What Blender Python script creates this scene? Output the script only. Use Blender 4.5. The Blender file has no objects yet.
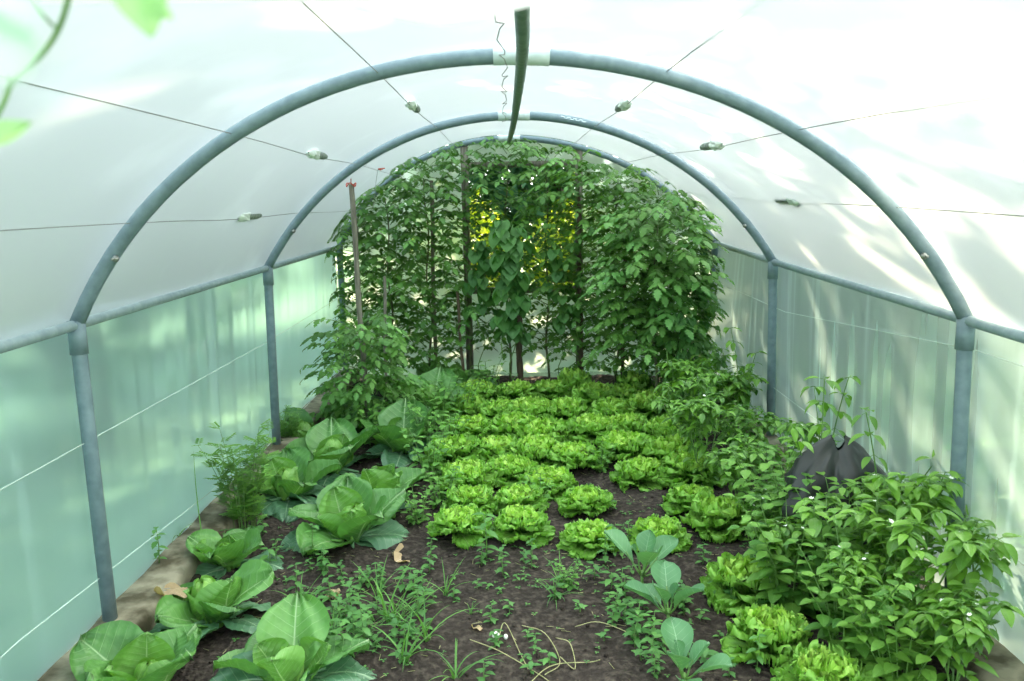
import bpy, math, random
import numpy as np
from mathutils import Vector, Matrix
PI = math.pi
rnd = random.Random(7)
nr = np.random.RandomState(11)
SC = bpy.context.scene
COL = SC.collection

# ------------------------------------------------------------------ camera maths
CAM = (-0.028, -2.79, 1.541, -0.004, 0.1762, -0.0183, 836.9)
SP = 2.118                                   # spacing of the hoops
def cam_axes():
    x, y, z, yaw, pit, roll, f = CAM
    fwd = np.array([math.sin(yaw)*math.cos(pit), math.cos(yaw)*math.cos(pit), -math.sin(pit)])
    right = np.array([math.cos(yaw), -math.sin(yaw), 0.0])
    up = np.cross(right, fwd)
    r = right*math.cos(roll)+up*math.sin(roll)
    u = -right*math.sin(roll)+up*math.cos(roll)
    return np.array([x, y, z]), r, u, fwd, f
C0, CR, CU, CF, FPX = cam_axes()
def ray(px, py):
    return CF + CR*(px-512)/FPX - CU*(py-340.5)/FPX
def at(px, py, Y):
    d = ray(px, py); t = (Y-C0[1])/d[1]
    return C0+d*t
def g(px, py, z=0.0):
    d = ray(px, py); t = (z-C0[2])/d[2]
    return C0+d*t
def proj(P):
    d = np.array(P)-C0; w = d@CF
    return 512+FPX*(d@CR)/w, 340.5-FPX*(d@CU)/w

# ------------------------------------------------------------------ objects
def tag(o, label=None, cat=None, group=None, kind=None):
    if label: o['label'] = label
    if cat: o['category'] = cat
    if group: o['group'] = group
    if kind: o['kind'] = kind
    return o
def empty(name, loc=(0, 0, 0), rz=0.0, sc=1.0):
    o = bpy.data.objects.new(name, None); COL.objects.link(o)
    o.location = tuple(loc); o.rotation_euler = (0, 0, rz); o.scale = (sc,)*3
    o.empty_display_size = 0.05
    return o
def link(name, me, parent=None, loc=None, rot=None, sc=None):
    o = bpy.data.objects.new(name, me); COL.objects.link(o)
    if parent: o.parent = parent
    if loc is not None: o.location = tuple(loc)
    if rot is not None: o.rotation_euler = tuple(rot)
    if sc is not None: o.scale = (sc,)*3 if isinstance(sc, (int, float)) else tuple(sc)
    return o

class MB:
    def __init__(s):
        s.V = []; s.F = []; s.U = []; s.T = []; s.M = []; s.n = 0
    def add(s, V, F, U=None, tint=0.5, mat=0):
        V = np.asarray(V, float); k = len(V)
        s.V.append(V)
        s.U.append(np.zeros((k, 2)) if U is None else np.asarray(U, float))
        s.T.append(np.full(k, tint) if np.isscalar(tint) else np.asarray(tint, float))
        n = s.n
        s.F.extend([tuple(i+n for i in f) for f in F]); s.M.extend([mat]*len(F))
        s.n += k
    def mesh(s, name, mats, smooth=True):
        me = bpy.data.meshes.new(name)
        V = np.concatenate(s.V)
        me.from_pydata(V.tolist(), [], s.F)
        for m in mats: me.materials.append(m)
        me.polygons.foreach_set('material_index', s.M)
        me.polygons.foreach_set('use_smooth', [smooth]*len(s.F))
        U = np.concatenate(s.U)
        li = np.empty(len(me.loops), dtype=np.int32); me.loops.foreach_get('vertex_index', li)
        uv = me.uv_layers.new(name='UVMap'); uv.data.foreach_set('uv', U[li].ravel())
        a = me.attributes.new('tint', 'FLOAT', 'POINT'); a.data.foreach_set('value', np.concatenate(s.T))
        me.update()
        return me
    def build(s, name, mats, parent=None, smooth=True, **k):
        if not isinstance(mats, (list, tuple)): mats = [mats]
        return link(name, s.mesh(name, mats, smooth), parent, **k)

def norm(v):
    v = np.asarray(v, float); n = np.linalg.norm(v)
    return v/n if n > 1e-9 else v
def tube(mb, pts, rad, n=8, mat=0, tint=0.5, caps=True):
    P = np.asarray(pts, float); m = len(P)
    R = np.full(m, rad) if np.isscalar(rad) else np.asarray(rad, float)
    T = np.gradient(P, axis=0); T = T/np.maximum(np.linalg.norm(T, axis=1, keepdims=True), 1e-9)
    ref = np.array([0, 0, 1.0]) if abs(T[0][2]) < 0.9 else np.array([1.0, 0, 0])
    a = norm(np.cross(T[0], ref)); V = []; U = []
    L = 0
    for i in range(m):
        a = norm(a - T[i]*(a@T[i])); b = np.cross(T[i], a)
        if i: L += np.linalg.norm(P[i]-P[i-1])
        for k in range(n):
            th = 2*PI*k/n
            V.append(P[i]+R[i]*(math.cos(th)*a+math.sin(th)*b)); U.append((k/n, L))
    F = [(i*n+k, i*n+(k+1) % n, (i+1)*n+(k+1) % n, (i+1)*n+k) for i in range(m-1) for k in range(n)]
    if caps:
        F.append(tuple(range(n-1, -1, -1))); F.append(tuple((m-1)*n+k for k in range(n)))
    mb.add(V, F, U, tint, mat)
def smooth_path(pts, k=6):
    P = np.asarray(pts, float); out = []
    Q = np.vstack([2*P[0]-P[1], P, 2*P[-1]-P[-2]])
    for i in range(1, len(Q)-2):
        p0, p1, p2, p3 = Q[i-1], Q[i], Q[i+1], Q[i+2]
        for j in range(k):
            t = j/k
            out.append(0.5*((2*p1)+(-p0+p2)*t+(2*p0-5*p1+4*p2-p3)*t*t+(-p0+3*p1-3*p2+p3)*t**3))
    out.append(P[-1]); return np.array(out)
def box(mb, lo, hi, M=None, mat=0):
    V = np.array([[x, y, z] for x in (lo[0], hi[0]) for y in (lo[1], hi[1]) for z in (lo[2], hi[2])], float)
    if M is not None: V = V@np.array(M.to_3x3()).T+np.array(M.to_translation())
    mb.add(V, [(0, 1, 3, 2), (4, 6, 7, 5), (0, 4, 5, 1), (2, 3, 7, 6), (0, 2, 6, 4), (1, 5, 7, 3)], mat=mat)
def ball(mb, c, r, n=10, m=7, mat=0, tint=.5, rib=0.0, sq=1.0, nrib=5):
    V = []; c = np.asarray(c, float)
    for j in range(m+1):
        ph = PI*j/m
        for k in range(n):
            th = 2*PI*k/n; rr = r*math.sin(ph)*(1+rib*math.cos(nrib*th))
            V.append(c+np.array([rr*math.cos(th), rr*math.sin(th), r*sq*math.cos(ph)]))
    F = [(j*n+k, (j+1)*n+k, (j+1)*n+(k+1) % n, j*n+(k+1) % n) for j in range(m) for k in range(n)]
    mb.add(V, F, None, tint, mat)

# ------------------------------------------------------------------ materials
def new_mat(name):
    m = bpy.data.materials.new(name); m.use_nodes = True
    nt = m.node_tree; nt.nodes.clear()
    return m, nt, nt.nodes, nt.links
def N(ns, t, **kw):
    n = ns.new(t)
    for k, v in kw.items():
        if k.startswith('i_'):
            key = k[2:]; key = int(key) if key.isdigit() else key.replace('_', ' ')
            n.inputs[key].default_value = v
        else: setattr(n, k, v)
    return n
def mth(ns, ls, op, a, b=None, c=None, clamp=False):
    n = ns.new('ShaderNodeMath'); n.operation = op; n.use_clamp = clamp
    for i, v in enumerate((a, b, c)):
        if v is None: continue
        if isinstance(v, (int, float)): n.inputs[i].default_value = v
        else: ls.new(v, n.inputs[i])
    return n.outputs[0]
def mixc(ns, ls, fac, a, b, mode='MIX'):
    n = ns.new('ShaderNodeMix'); n.data_type = 'RGBA'; n.blend_type = mode
    for s, v in ((n.inputs[0], fac), (n.inputs[6], a), (n.inputs[7], b)):
        if isinstance(v, (int, float)): s.default_value = v
        elif isinstance(v, tuple): s.default_value = (*v, 1) if len(v) == 3 else v
        else: ls.new(v, s)
    return n.outputs[2]
def s2l(c): return tuple(((x/255+0.055)/1.055)**2.4 if x/255 > .04045 else x/255/12.92 for x in c)

def leaf_mat(name, dark, light, vein=None, rough=0.45, trans=0.35, vein_n=7, vein_w=0.5, spec=0.4, vary=0.35, bump=0.25, tcol=None, slant=0.5):
    m, nt, ns, ls = new_mat(name)
    at_ = N(ns, 'ShaderNodeAttribute', attribute_name='tint')
    oi = N(ns, 'ShaderNodeObjectInfo')
    tc = N(ns, 'ShaderNodeTexCoord')
    no = N(ns, 'ShaderNodeTexNoise', i_Scale=14.0, i_Detail=2.0)
    ls.new(tc.outputs['Object'], no.inputs['Vector'])
    f = mth(ns, ls, 'ADD', at_.outputs['Fac'], mth(ns, ls, 'MULTIPLY', mth(ns, ls, 'SUBTRACT', no.outputs['Fac'], .5), vary*1.5))
    f = mth(ns, ls, 'ADD', f, mth(ns, ls, 'MULTIPLY', mth(ns, ls, 'SUBTRACT', oi.outputs['Random'], .5), vary), clamp=True)
    col = mixc(ns, ls, f, dark, light)
    h = None
    if vein:
        sx = N(ns, 'ShaderNodeSeparateXYZ'); ls.new(tc.outputs['UV'], sx.inputs[0])
        u = mth(ns, ls, 'ABSOLUTE', mth(ns, ls, 'SUBTRACT', sx.outputs[0], .5))
        v = sx.outputs[1]
        mid = mth(ns, ls, 'SUBTRACT', 1.0, mth(ns, ls, 'DIVIDE', u, mth(ns, ls, 'MULTIPLY_ADD', v, -0.03*vein_w, 0.045*vein_w)), clamp=True)
        ph = mth(ns, ls, 'FRACT', mth(ns, ls, 'MULTIPLY', mth(ns, ls, 'SUBTRACT', v, mth(ns, ls, 'MULTIPLY', u, slant)), float(vein_n)))
        side = mth(ns, ls, 'SUBTRACT', 1.0, mth(ns, ls, 'MULTIPLY', mth(ns, ls, 'ABSOLUTE', mth(ns, ls, 'SUBTRACT', ph, .5)), 14.0/vein_w), clamp=True)
        side = mth(ns, ls, 'MULTIPLY', side, mth(ns, ls, 'MULTIPLY_ADD', u, -1.6, 0.8, clamp=True))
        vv = mth(ns, ls, 'MAXIMUM', mid, side, clamp=True)
        col = mixc(ns, ls, vv, col, vein)
        h = vv
    pb = N(ns, 'ShaderNodeBsdfPrincipled'); ls.new(col, pb.inputs['Base Color'])
    pb.inputs['Roughness'].default_value = rough; pb.inputs['Specular IOR Level'].default_value = spec
    tr = N(ns, 'ShaderNodeBsdfTranslucent')
    tcc = mixc(ns, ls, 1.0, col, tcol or (1.0, 1.15, .45), 'MULTIPLY'); ls.new(tcc, tr.inputs[0])
    bp = N(ns, 'ShaderNodeBump', i_Strength=bump, i_Distance=0.004)
    no2 = N(ns, 'ShaderNodeTexNoise', i_Scale=60.0, i_Detail=1.0); ls.new(tc.outputs['Object'], no2.inputs['Vector'])
    hh = no2.outputs['Fac'] if h is None else mth(ns, ls, 'SUBTRACT', no2.outputs['Fac'], h)
    ls.new(hh, bp.inputs['Height']); ls.new(bp.outputs[0], pb.inputs['Normal'])
    mx = N(ns, 'ShaderNodeMixShader', i_0=trans); ls.new(pb.outputs[0], mx.inputs[1]); ls.new(tr.outputs[0], mx.inputs[2])
    out = N(ns, 'ShaderNodeOutputMaterial'); ls.new(mx.outputs[0], out.inputs[0])
    return m
def plain(name, c1, c2=None, scale=20.0, rough=.6, metal=0.0, bump=0.0, stretch=(1, 1, 1), spec=.5, detail=4.0, contrast=None):
    m, nt, ns, ls = new_mat(name)
    pb = N(ns, 'ShaderNodeBsdfPrincipled', i_Roughness=rough, i_Metallic=metal)
    pb.inputs['Specular IOR Level'].default_value = spec
    tc = N(ns, 'ShaderNodeTexCoord'); mp = N(ns, 'ShaderNodeMapping'); mp.inputs['Scale'].default_value = stretch
    ls.new(tc.outputs['Object'], mp.inputs[0])
    no = N(ns, 'ShaderNodeTexNoise', i_Scale=scale, i_Detail=detail); ls.new(mp.outputs[0], no.inputs['Vector'])
    if c2 is None: pb.inputs['Base Color'].default_value = (*c1, 1)
    else:
        f = no.outputs['Fac']
        lo, hi = contrast or (.3, .7)
        mr = N(ns, 'ShaderNodeMapRange'); mr.inputs[1].default_value = lo; mr.inputs[2].default_value = hi
        ls.new(f, mr.inputs[0]); ls.new(mixc(ns, ls, mr.outputs[0], c1, c2), pb.inputs['Base Color'])
    if bump:
        bp = N(ns, 'ShaderNodeBump', i_Strength=bump, i_Distance=.01); ls.new(no.outputs['Fac'], bp.inputs['Height']); ls.new(bp.outputs[0], pb.inputs['Normal'])
    out = N(ns, 'ShaderNodeOutputMaterial'); ls.new(pb.outputs[0], out.inputs[0])
    return m
def film_mat(name, tint, trans_w=0.45, clear=0.12, rough=0.35, streak_axis='wall'):
    m, nt, ns, ls = new_mat(name)
    tc = N(ns, 'ShaderNodeTexCoord')
    mp = N(ns, 'ShaderNodeMapping')
    mp.inputs['Scale'].default_value = (3.0, 7.0, 0.2) if streak_axis == 'wall' else (1.2, 1.2, 1.2)
    ls.new(tc.outputs['Object'], mp.inputs[0])
    no = N(ns, 'ShaderNodeTexNoise', i_Scale=1.6, i_Detail=4.0); ls.new(mp.outputs[0], no.inputs['Vector'])
    mr = N(ns, 'ShaderNodeMapRange'); mr.inputs[1].default_value = .56; mr.inputs[2].default_value = .8
    mr.inputs[3].default_value = 0.0; mr.inputs[4].default_value = 0.38 if streak_axis == 'wall' else .12
    ls.new(no.outputs['Fac'], mr.inputs[0])
    big = N(ns, 'ShaderNodeTexNoise', i_Scale=.9, i_Detail=3.0); ls.new(tc.outputs['Object'], big.inputs['Vector'])
    bp = N(ns, 'ShaderNodeBump', i_Strength=.35 if streak_axis == 'wall' else .1, i_Distance=.03); ls.new(no.outputs['Fac'], bp.inputs['Height'])
    tl = N(ns, 'ShaderNodeBsdfTranslucent'); tl.inputs[0].default_value = (*tint, 1)
    df = N(ns, 'ShaderNodeBsdfDiffuse'); df.inputs[0].default_value = (*tint, 1)
    rf = N(ns, 'ShaderNodeBsdfRefraction'); rf.inputs['Color'].default_value = (*[min(1, x*1.05) for x in tint], 1)
    rf.inputs['Roughness'].default_value = rough; rf.inputs['IOR'].default_value = 1.12
    gl = N(ns, 'ShaderNodeBsdfGlossy'); gl.inputs['Roughness'].default_value = .28
    ls.new(bp.outputs[0], gl.inputs['Normal'])
    m1 = N(ns, 'ShaderNodeMixShader', i_0=.16); ls.new(tl.outputs[0], m1.inputs[1]); ls.new(df.outputs[0], m1.inputs[2])
    m2 = N(ns, 'ShaderNodeMixShader')
    ls.new(mth(ns, ls, 'ADD', mth(ns, ls, 'ADD', mr.outputs[0], trans_w), mth(ns, ls, 'MULTIPLY', mth(ns, ls, 'SUBTRACT', big.outputs['Fac'], .5), .3 if streak_axis == 'wall' else .12), clamp=True), m2.inputs[0])
    ls.new(rf.outputs[0], m2.inputs[1]); ls.new(m1.outputs[0], m2.inputs[2])
    fr = N(ns, 'ShaderNodeLayerWeight', i_Blend=.25)
    m3 = N(ns, 'ShaderNodeMixShader'); ls.new(mth(ns, ls, 'MULTIPLY', fr.outputs['Fresnel'], .35), m3.inputs[0])
    ls.new(m2.outputs[0], m3.inputs[1]); ls.new(gl.outputs[0], m3.inputs[2])
    out = N(ns, 'ShaderNodeOutputMaterial'); ls.new(m3.outputs[0], out.inputs[0])
    return m

M = {}
M['film_wall'] = film_mat('film_wall', (.66, .88, .88), .38, rough=.28)
M['film_end'] = film_mat('film_end', (.72, .86, .74), .38, rough=.28)
M['film_roof'] = film_mat('film_roof', (.88, .95, .96), .44, rough=.4, streak_axis='roof')
M['steel'] = plain('galvanised_steel', s2l((106, 124, 133)), s2l((124, 142, 150)), 30, .5, .15, .02, spec=.5)
M['steel_rail'] = plain('pale_steel', s2l((128, 146, 152)), s2l((150, 166, 170)), 25, .45, .2, .03)
M['sleeve'] = plain('pale_sleeve', s2l((196, 208, 206)), s2l((214, 222, 220)), 15, .5)
M['ridge'] = plain('ridge_steel', s2l((88, 108, 98)), s2l((118, 136, 124)), 25, .5, .2, .03)
M['bolt'] = plain('bolt_steel', (.3, .3, .28), None, rough=.35, metal=.8)
M['concrete'] = plain('mossy_concrete', s2l((70, 62, 42)), s2l((138, 130, 110)), 9, .9, 0, .8, contrast=(.38, .62), detail=8)
M['wire'] = plain('dull_wire', s2l((138, 138, 136)), None, rough=.6)
M['cord_white'] = plain('pale_cord', s2l((196, 210, 202)), None, rough=.7)
M['foam'] = plain('grey_foam', s2l((98, 108, 98)), s2l((150, 158, 150)), 60, .8)
M['wrap'] = plain('crumpled_wrap', s2l((222, 228, 222)), None, rough=.35)
M['twine'] = plain('red_twine', s2l((186, 82, 66)), None, rough=.8)
M['wood'] = plain('weathered_wood', s2l((88, 82, 72)), s2l((138, 130, 116)), 14, .85, 0, .5, (6, 6, .6))
M['wood_dark'] = plain('dark_wood', s2l((62, 50, 38)), s2l((96, 80, 62)), 14, .85, 0, .5, (6, 6, .6))
M['black'] = plain('black_plastic', s2l((26, 27, 26)), s2l((40, 42, 40)), 8, .45, 0, .3)
M['slate'] = plain('grey_board', s2l((78, 84, 84)), s2l((96, 102, 100)), 8, .6)
M['cloth'] = leaf_mat('cream_cloth', (.90, .86, .90), (.95, .92, .95), None, .8, .7, vary=.1, tcol=(1, 1, 1))
M['vine_pale'] = leaf_mat('pale_vine_leaf', (.46, .60, .50), (.62, .74, .65), None, .5, .7, vary=.2, tcol=(1, 1.1, 1))
M['vine'] = leaf_mat('vine_leaf', (.22, .42, .16), (.42, .62, .34), None, .5, .6, vary=.2, tcol=(1.1, 1.15, .8))
M['bush'] = leaf_mat('bush_leaf', (.045, .16, .022), (.18, .36, .055), (.16, .34, .09), .5, .35, 5, .4, .4, .35, .3)
M['dry'] = plain('dry_stalk', s2l((128, 132, 84)), s2l((170, 162, 118)), 30, .8)
M['dry_leaf'] = leaf_mat('dry_leaf', s2l((128, 98, 70)), s2l((206, 180, 142)), s2l((220, 200, 170)), .8, .25, bump=.6)
M['petal'] = plain('white_petal', s2l((238, 240, 228)), None, rough=.6)
M['print'] = leaf_mat('grey_print', s2l((176, 190, 192)), s2l((186, 198, 200)), None, .7, .9, vary=.1, tcol=(1, 1, 1))
# leaves
M['cab'] = leaf_mat('cabbage_leaf', (.045, .15, .035), (.16, .36, .075), (.36, .52, .26), .42, .28, 8, .7, .5, .35, .5)
M['cab_blue'] = leaf_mat('cabbage_outer', (.045, .135, .07), (.12, .26, .12), (.34, .48, .30), .40, .22, 8, .7, .55, .3, .5)
M['cab_in'] = leaf_mat('cabbage_inner', (.08, .22, .04), (.22, .44, .09), (.42, .58, .28), .42, .3, 8, .7, .5, .35, .5)
M['cab_head'] = leaf_mat('cabbage_heart', (.13, .31, .045), (.24, .45, .09), (.42, .58, .25), .42, .25, 7, .6, .5, .25, .4)
M['young'] = leaf_mat('young_cabbage', (.085, .21, .10), (.14, .31, .13), (.30, .47, .28), .45, .3, 6, .6, .4, .3, .2)
M['let'] = leaf_mat('lettuce_leaf', (.13, .33, .035), (.32, .58, .10), (.40, .58, .20), .42, .35, 5, .5, .4, .3, .4)
M['let_heart'] = leaf_mat('lettuce_heart', (.28, .54, .06), (.50, .72, .14), (.5, .7, .2), .42, .35, 5, .5, .4, .3, .4)
M['tom'] = leaf_mat('tomato_leaf', (.034, .11, .02), (.13, .28, .045), (.09, .22, .06), .5, .35, 6, .4, .35, .35, .4)
M['tom_light'] = leaf_mat('tomato_leaf_pale', (.07, .22, .045), (.20, .40, .10), (.22, .28, .1), .5, .35, 6, .4, .35, .35, .4)
M['bean'] = leaf_mat('bean_leaf', (.035, .13, .03), (.10, .24, .05), (.11, .26, .08), .5, .4, 5, .4, .35, .3, .3)
M['pep'] = leaf_mat('pepper_leaf', (.042, .14, .018), (.19, .38, .045), (.15, .34, .07), .38, .35, 6, .45, .5, .35, .25)
M['herb'] = leaf_mat('herb_leaf', (.06, .19, .03), (.18, .38, .07), (.16, .36, .09), .5, .35, 5, .4, .4, .35, .3)
M['feather'] = leaf_mat('feathery_leaf', (.08, .22, .03), (.22, .42, .07), None, .5, .35, vary=.35)
M['weed'] = leaf_mat('weed_leaf', (.05, .16, .04), (.13, .31, .07), None, .5, .35, vary=.3)
M['grassb'] = leaf_mat('grass_blade', (.06, .18, .04), (.16, .35, .07), None, .5, .35, vary=.3)
M['stem'] = plain('green_stem', (.07, .17, .03), (.13, .25, .05), 20, .5)
M['stem_brown'] = plain('woody_stem', (.05, .06, .025), (.11, .12, .05), 20, .7)
M['fruit'] = plain('green_tomato', (.15, .33, .05), (.24, .42, .10), 12, .3)
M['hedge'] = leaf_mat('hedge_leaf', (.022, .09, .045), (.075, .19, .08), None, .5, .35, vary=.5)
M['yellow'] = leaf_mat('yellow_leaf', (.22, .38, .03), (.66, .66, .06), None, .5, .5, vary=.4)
M['bark'] = plain('bark', (.05, .04, .03), (.12, .10, .07), 12, .9, 0, .5)

def soil_mat():
    m, nt, ns, ls = new_mat('soil')
    tc = N(ns, 'ShaderNodeTexCoord')
    a = N(ns, 'ShaderNodeTexNoise', i_Scale=2.2, i_Detail=3.0); b = N(ns, 'ShaderNodeTexNoise', i_Scale=38.0, i_Detail=8.0)
    v = N(ns, 'ShaderNodeTexVoronoi', i_Scale=55.0)
    for n in (a, b, v): ls.new(tc.outputs['Object'], n.inputs['Vector'])
    c = mixc(ns, ls, a.outputs['Fac'], s2l((34, 29, 26)), s2l((58, 50, 45)))
    mr = N(ns, 'ShaderNodeMapRange'); mr.inputs[1].default_value = .45; mr.inputs[2].default_value = .75; ls.new(b.outputs['Fac'], mr.inputs[0])
    c = mixc(ns, ls, mr.outputs[0], c, s2l((84, 75, 67)))
    pb = N(ns, 'ShaderNodeBsdfPrincipled', i_Roughness=.95); pb.inputs['Specular IOR Level'].default_value = .15
    ls.new(c, pb.inputs['Base Color'])
    h = mth(ns, ls, 'ADD', b.outputs['Fac'], mth(ns, ls, 'MULTIPLY', v.outputs['Distance'], -.5))
    bp = N(ns, 'ShaderNodeBump', i_Strength=.9, i_Distance=.02); ls.new(h, bp.inputs['Height']); ls.new(bp.outputs[0], pb.inputs['Normal'])
    o = N(ns, 'ShaderNodeOutputMaterial'); ls.new(pb.outputs[0], o.inputs[0]); return m
M['soil'] = soil_mat()
M['lawn'] = plain('lawn', (.05, .11, .06), (.12, .18, .10), 3.0, .9, 0, .5, detail=8)

# ------------------------------------------------------------------ world, sun, camera
SUN_AZ, SUN_EL = math.radians(18), math.radians(34)
sdir = Vector((math.sin(SUN_AZ)*math.cos(SUN_EL), math.cos(SUN_AZ)*math.cos(SUN_EL), math.sin(SUN_EL)))
def make_world():
    w = bpy.data.worlds.new('sky'); SC.world = w; w.use_nodes = True
    nt = w.node_tree; ns = nt.nodes; ls = nt.links; ns.clear()
    tc = N(ns, 'ShaderNodeTexCoord')
    d = N(ns, 'ShaderNodeVectorMath', operation='DOT_PRODUCT'); ls.new(tc.outputs['Generated'], d.inputs[0])
    gd = Vector((.55, .70, .42)).normalized(); d.inputs[1].default_value = gd
    sx = N(ns, 'ShaderNodeSeparateXYZ'); ls.new(tc.outputs['Generated'], sx.inputs[0])
    up = mth(ns, ls, 'MULTIPLY_ADD', sx.outputs[2], .5, .5, clamp=True)
    base = mixc(ns, ls, up, (.56, .76, .80), (.79, .91, .97))
    gl = mth(ns, ls, 'POWER', mth(ns, ls, 'MAXIMUM', d.outputs['Value'], 0.0), 5.0)
    col = mixc(ns, ls, gl, base, (4.8, 4.5, 4.1))
    bg = N(ns, 'ShaderNodeBackground', i_Strength=1.9); ls.new(col, bg.inputs[0])
    o = N(ns, 'ShaderNodeOutputWorld'); ls.new(bg.outputs[0], o.inputs[0])
make_world()
L = bpy.data.lights.new('sun', 'SUN'); L.energy = 24.0; L.angle = math.radians(.6); L.color = (1.0, .82, .55)
lo = bpy.data.objects.new('sun', L); COL.objects.link(lo); lo.location = (3, 10, 6)
lo.rotation_euler = sdir.to_track_quat('Z', 'Y').to_euler()

cd = bpy.data.cameras.new('camera'); cam = bpy.data.objects.new('camera', cd); COL.objects.link(cam); SC.camera = cam
cd.sensor_width = 36; cd.sensor_fit = 'HORIZONTAL'; cd.lens = FPX/1024*36
cd.clip_start = .02; cd.clip_end = 300
mw = Matrix(((CR[0], CU[0], -CF[0], C0[0]), (CR[1], CU[1], -CF[1], C0[1]), (CR[2], CU[2], -CF[2], C0[2]), (0, 0, 0, 1)))
cam.matrix_world = mw
cd.dof.use_dof = True; cd.dof.focus_distance = 3.9; cd.dof.aperture_fstop = 5.6
SC.view_settings.view_transform = 'Standard'; SC.view_settings.look = 'None'
SC.view_settings.gamma = 1; SC.view_settings.use_curve_mapping = False
SC.view_settings.exposure = 1.0
SC.cycles.max_bounces = 9; SC.cycles.diffuse_bounces = 5; SC.cycles.transmission_bounces = 6; SC.cycles.transparent_max_bounces = 8
SC.cycles.sample_clamp_indirect = 6.0; SC.cycles.use_denoising = True
SC.cycles.caustics_reflective = False

# ------------------------------------------------------------------ the tunnel
HY = [-SP, 0.0, SP, 2*SP]
arch_px = {
 1: [(77, 325), (123, 238), (180, 173), (247, 128.6), (300, 100), (352, 79), (440, 61), (521, 57), (600, 62), (664, 75), (734, 99), (798, 133), (847, 168), (889, 207), (916, 238), (948, 285), (967, 320)],
 2: [(267, 268), (285, 238), (317, 201), (340, 176), (357.5, 165), (410, 136), (456, 121.5), (510, 116), (558, 118), (608, 130), (657, 151.5), (697, 175), (731, 204), (759, 238), (772, 262)],
 3: [(340, 247), (357, 213), (386, 183), (424.5, 158.5), (460, 145), (509, 138), (560, 143), (612, 158), (655, 182), (690, 213), (716, 243)],
}
hoops = {}
for k, pts in arch_px.items():
    P = np.array([at(x, y, HY[k])[[0, 2]] for x, y in pts])
    zc = (P[0][1]+P[-1][1])/2; xc = (P[0][0]+P[-1][0])/2
    th = np.arctan2(P[:, 1]-zc+.25, P[:, 0]-xc); r = np.hypot(P[:, 1]-zc+.25, P[:, 0]-xc)
    co = np.polyfit(th-PI/2, r, 4)
    ts = np.linspace(th[0], th[-1], 49)
    R = np.polyval(co, ts-PI/2)
    hoops[k] = np.stack([xc+R*np.cos(ts), zc-.25+R*np.sin(ts)], 1)      # x,z left to right
hoops[0] = hoops[1]*1.0; hoops[0][:, 0] += (hoops[1][:, 0]-hoops[2][:, 0])*0.0
PR = .0245
feet = {1: (at(110, 616, 0)[0], at(955, 560, 0)[0]), 2: (at(276, 436, SP)[0], at(771, 430, SP)[0]), 3: (hoops[3][0][0], hoops[3][-1][0])}
feet[0] = feet[1]
hl = ['galvanised steel hoop of the tunnel overhead beside the camera, out of sight',
      'nearest big grey steel hoop arching over the cabbages and lettuces',
      'middle grey steel hoop between the nearest hoop and the tomato plants',
      'farthest thin steel hoop edging the wall of tomato leaves']
for k in (1, 2, 3):
    A = hoops[k]; y = HY[k]
    root = tag(empty('tunnel_hoop', (0, y, 0)), hl[k], 'greenhouse hoop', 'steel hoops carrying the plastic film')
    b = MB(); tube(b, [(x, 0, z) for x, z in A], PR, 14); b.build('arch_pipe', M['steel'], root)
    for s, i in ((0, 0), (1, -1)):
        x, z = A[i]; fx = feet[k][s]
        b = MB(); tube(b, [(x, 0, z+.01), (x, 0, z-.04), ((x*.75+fx*.25), 0, z*.72), (fx, 0, .02)], [PR, PR*1.04, PR*1.04, PR*1.04], 14)
        p = b.build('post', M['steel'], root)
        b = MB(); tube(b, [(x, 0, z-.10), (x, 0, z+.015)], PR*1.22, 14); b.build('joint_sleeve', M['steel'], p)
    rx_ = at(*{1: (521.5, 62), 2: (514, 121), 3: (509, 142)}[k], y)[0]
    b = MB(); tube(b, [(x, 0, float(np.interp(x, A[:, 0], A[:, 1]))) for x in np.linspace(rx_-.09, rx_+.09, 7)], PR*1.12, 14); b.build('ridge_sleeve', M['sleeve'], root)
    for s, i in ((0, 3), (1, -4)):
        x, z = A[i]
        b = MB(); ball(b, (x*.985, -.02, z-.01), .012, 8, 6); box(b, (x*.985-.004, -.045, z-.014), (x*.985+.004, -.02, z-.006)); b.build('bolt', M['bolt'], root)

def along(fn, y0, y1, n=24):
    return [fn(y) for y in np.linspace(y0, y1, n)]
def interp_pts(Ps, y):
    ys = [p[1] for p in Ps]; Ps = np.array(Ps)
    return np.array([np.interp(y, ys, Ps[:, 0]), y, np.interp(y, ys, Ps[:, 2])])
Lj = [np.array([hoops[k][0][0], HY[k], hoops[k][0][1]]) for k in (1, 2, 3)]
Rj = [np.array([hoops[k][-1][0], HY[k], hoops[k][-1][1]]) for k in (1, 2, 3)]
for J in (Lj, Rj): J.insert(0, np.array([J[0][0]+(J[0][0]-J[1][0]), -SP, J[0][2]+(J[0][2]-J[1][2])]))
for J, lab in ((Lj, 'pale steel side rail running along the top of the left film wall'), (Rj, 'grey steel side rail running along the top of the right film wall')):
    b = MB(); tube(b, J, PR*.74, 12)
    tag(b.build('side_rail', M['steel_rail']), lab, 'rail', 'side rails of the tunnel')
ax = [hoops[k][int(np.argmax(hoops[k][:, 1]))] for k in (1, 2, 3)]
apx = [(521.5, 62), (514, 121), (509, 142)]
rp = []
for k, (px, py) in zip((1, 2, 3), apx):
    p = at(px, py, HY[k]); rp.append(p)
_d = ray(522, 6); rp = [C0+_d*((rp[0][2]+.012-C0[2])/_d[2])] + rp; rp = [2*rp[0]-rp[1]] + rp
root = tag(empty('ridge_pipe', rp[1]), 'greenish steel ridge pipe running down the middle of the roof', 'pipe')
o0 = np.array(rp[1])
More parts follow.
